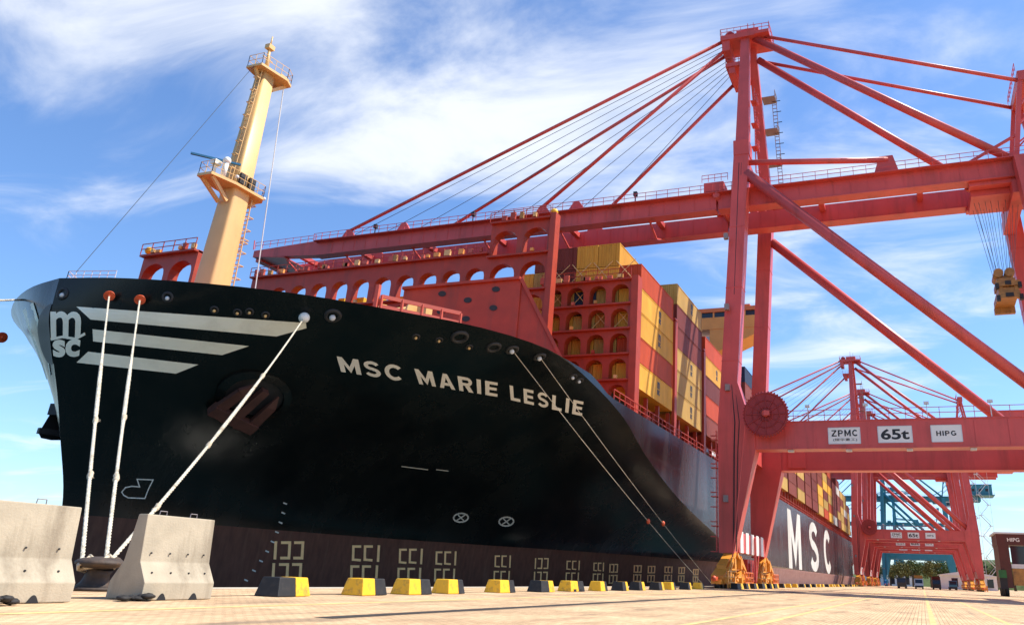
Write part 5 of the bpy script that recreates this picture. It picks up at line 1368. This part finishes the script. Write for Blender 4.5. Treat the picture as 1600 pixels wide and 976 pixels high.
# low pale building, light poles
def building(x, y0, y1, h, d, label):
    T = thing('warehouse', (x+d/2, (y0+y1)/2, 0), label, 'building')
    mb = MB(); mb.box((x, y0, 0), (x+d, y1, h)); w = mb.build('wall', M['plaster'], T)
    mb = MB(); mb.prism([(x-1, y0-1, h), (x-1, y1+1, h), (x-1, (y0+y1)/2, h+2.2)], (d+2, 0, 0)); mb.build('roof', M['palegrey'], T)
    n = int((y1-y0)/5)
    for k in range(n):
        mb = MB(); mb.box((x-.06, y0+1.5+k*5, 1.2), (x-.003, y0+4.2+k*5, h-1.2)); mb.build('window', M['glass'], T)
building(420, -32, -8, 6, 20, 'long low pale building under the far cranes, in front of the trees')
building(640, 2, 40, 10, 30, 'pale building far off behind the trees at the left of the far portal')
def pole(x, y, h, label):
    T = thing('light_mast', (x, y, 0), label, 'light mast', 'tall light masts in the yard')
    mb = MB(); mb.tube((x, y, 0), (x, y, h), .35, .16, 10); mb.build('pole', M['steel'], T)
    mb = MB(); mb.tube((x, y, h-.3), (x, y, h), 1.3, n=12)
    for k in range(6):
        a = k*math.pi/3; mb.box((x+1.4*math.cos(a)-.4, y+1.4*math.sin(a)-.4, h-.9), (x+1.4*math.cos(a)+.4, y+1.4*math.sin(a)+.4, h-.2))
    mb.build('lamp_head', M['steel'], T)
pole(300, -42, 25, 'tall grey light mast above the straddle carrier at the right edge')
pole(520, -20, 28, 'thin light mast among the far trees')
# far trees
def tree_meshes(seed, mt):
    rnd = random.Random(seed); tr = MB()
    tr.path([(0, 0, 0), (.15, .1, 2.5), (.05, -.1, 5)], [.5, .38, .28], 8)
    tips = []
    for k in range(7):
        a = k*.9+rnd.random(); r = rnd.uniform(1.8, 4.2); z = rnd.uniform(6, 10.5); tip = V((r*math.cos(a), r*math.sin(a), z)); tips.append(tip)
        tr.path([(0, 0, 4.2+rnd.random()), tip*.5+V((0, 0, 1.8)), tip], [.2, .13, .06], 6)
    tips.append(V((0, 0, 11)))
    cr = MB()
    for tip in tips:
        for _ in range(150):
            d = V((rnd.gauss(0, 1), rnd.gauss(0, 1), rnd.gauss(0, .75))); c = tip+d.normalized()*(rnd.random()**.5)*2.6
            if c.z < 3: continue
            n_ = V((rnd.gauss(0, 1), rnd.gauss(0, 1), rnd.gauss(0, 1)+.6)).normalized(); u = n_.orthogonal().normalized(); w = n_.cross(u); s = rnd.uniform(.25, .55)
            b = len(cr.v); cr.v += [c-u*s, c+w*s*.6, c+u*s, c-w*s*.6]; cr.face([b, b+1, b+2, b+3])
    return tr, cr
TM = []
for k in range(3):
    tr, cr = tree_meshes(11+k, None); a = tr.build('trunk', M['trunk']); b = cr.build('crown', M['leaf'][k], recalc=False); TM.append((a.data, b.data)); bpy.data.objects.remove(a); bpy.data.objects.remove(b)
tn = 0
KIND = ['olive green', 'deep green', 'dry yellowish']
spots = [(560+rr*35+random.uniform(-12, 12), 30-k*8.5+random.uniform(-2, 2)) for rr in range(2) for k in range(13)]
spots.sort(key=lambda s: -s[1])
for i, (x, y) in enumerate(spots):
    k = i % 3; sc = random.uniform(.9, 1.35)
    T = thing('tree', (x, y, 0), f'{KIND[k]} broadleaf tree far off beyond the cranes, {ORD[i//2] if i//2 < 20 else "last"} {"nearer" if i % 2 else "farther"} pair from the left', 'tree', 'far trees beyond the cranes')
    for nm, me in (('trunk', TM[k][0]), ('crown', TM[k][1])):
        o = bpy.data.objects.new(nm, me); COL.objects.link(o); o.parent = T
    T.scale = (sc, sc, sc*random.uniform(.85, 1.1)); T.rotation_euler.z = random.uniform(0, 6.28)
# wooded rise on the horizon
mb = MB(); n = 40
for i in range(n+1):
    y = 260-i*22; h_ = 20+8*math.sin(i*.5)+5*math.sin(i*1.3)+random.uniform(-1.5, 1.5)
    mb.v += [V((900, y, -1)), V((960, y, h_*.8)), V((1080, y, h_)), V((1300, y, -1))]
for i in range(n):
    for j in range(3): mb.face([4*i+j, 4*i+j+1, 4*i+5+j, 4*i+4+j], 0, True)
struct('hills', mb, mat('wooded_hill', (.07, .09, .03), .9, .5, .15, bump=.8, bscale=.3, spec=.1))
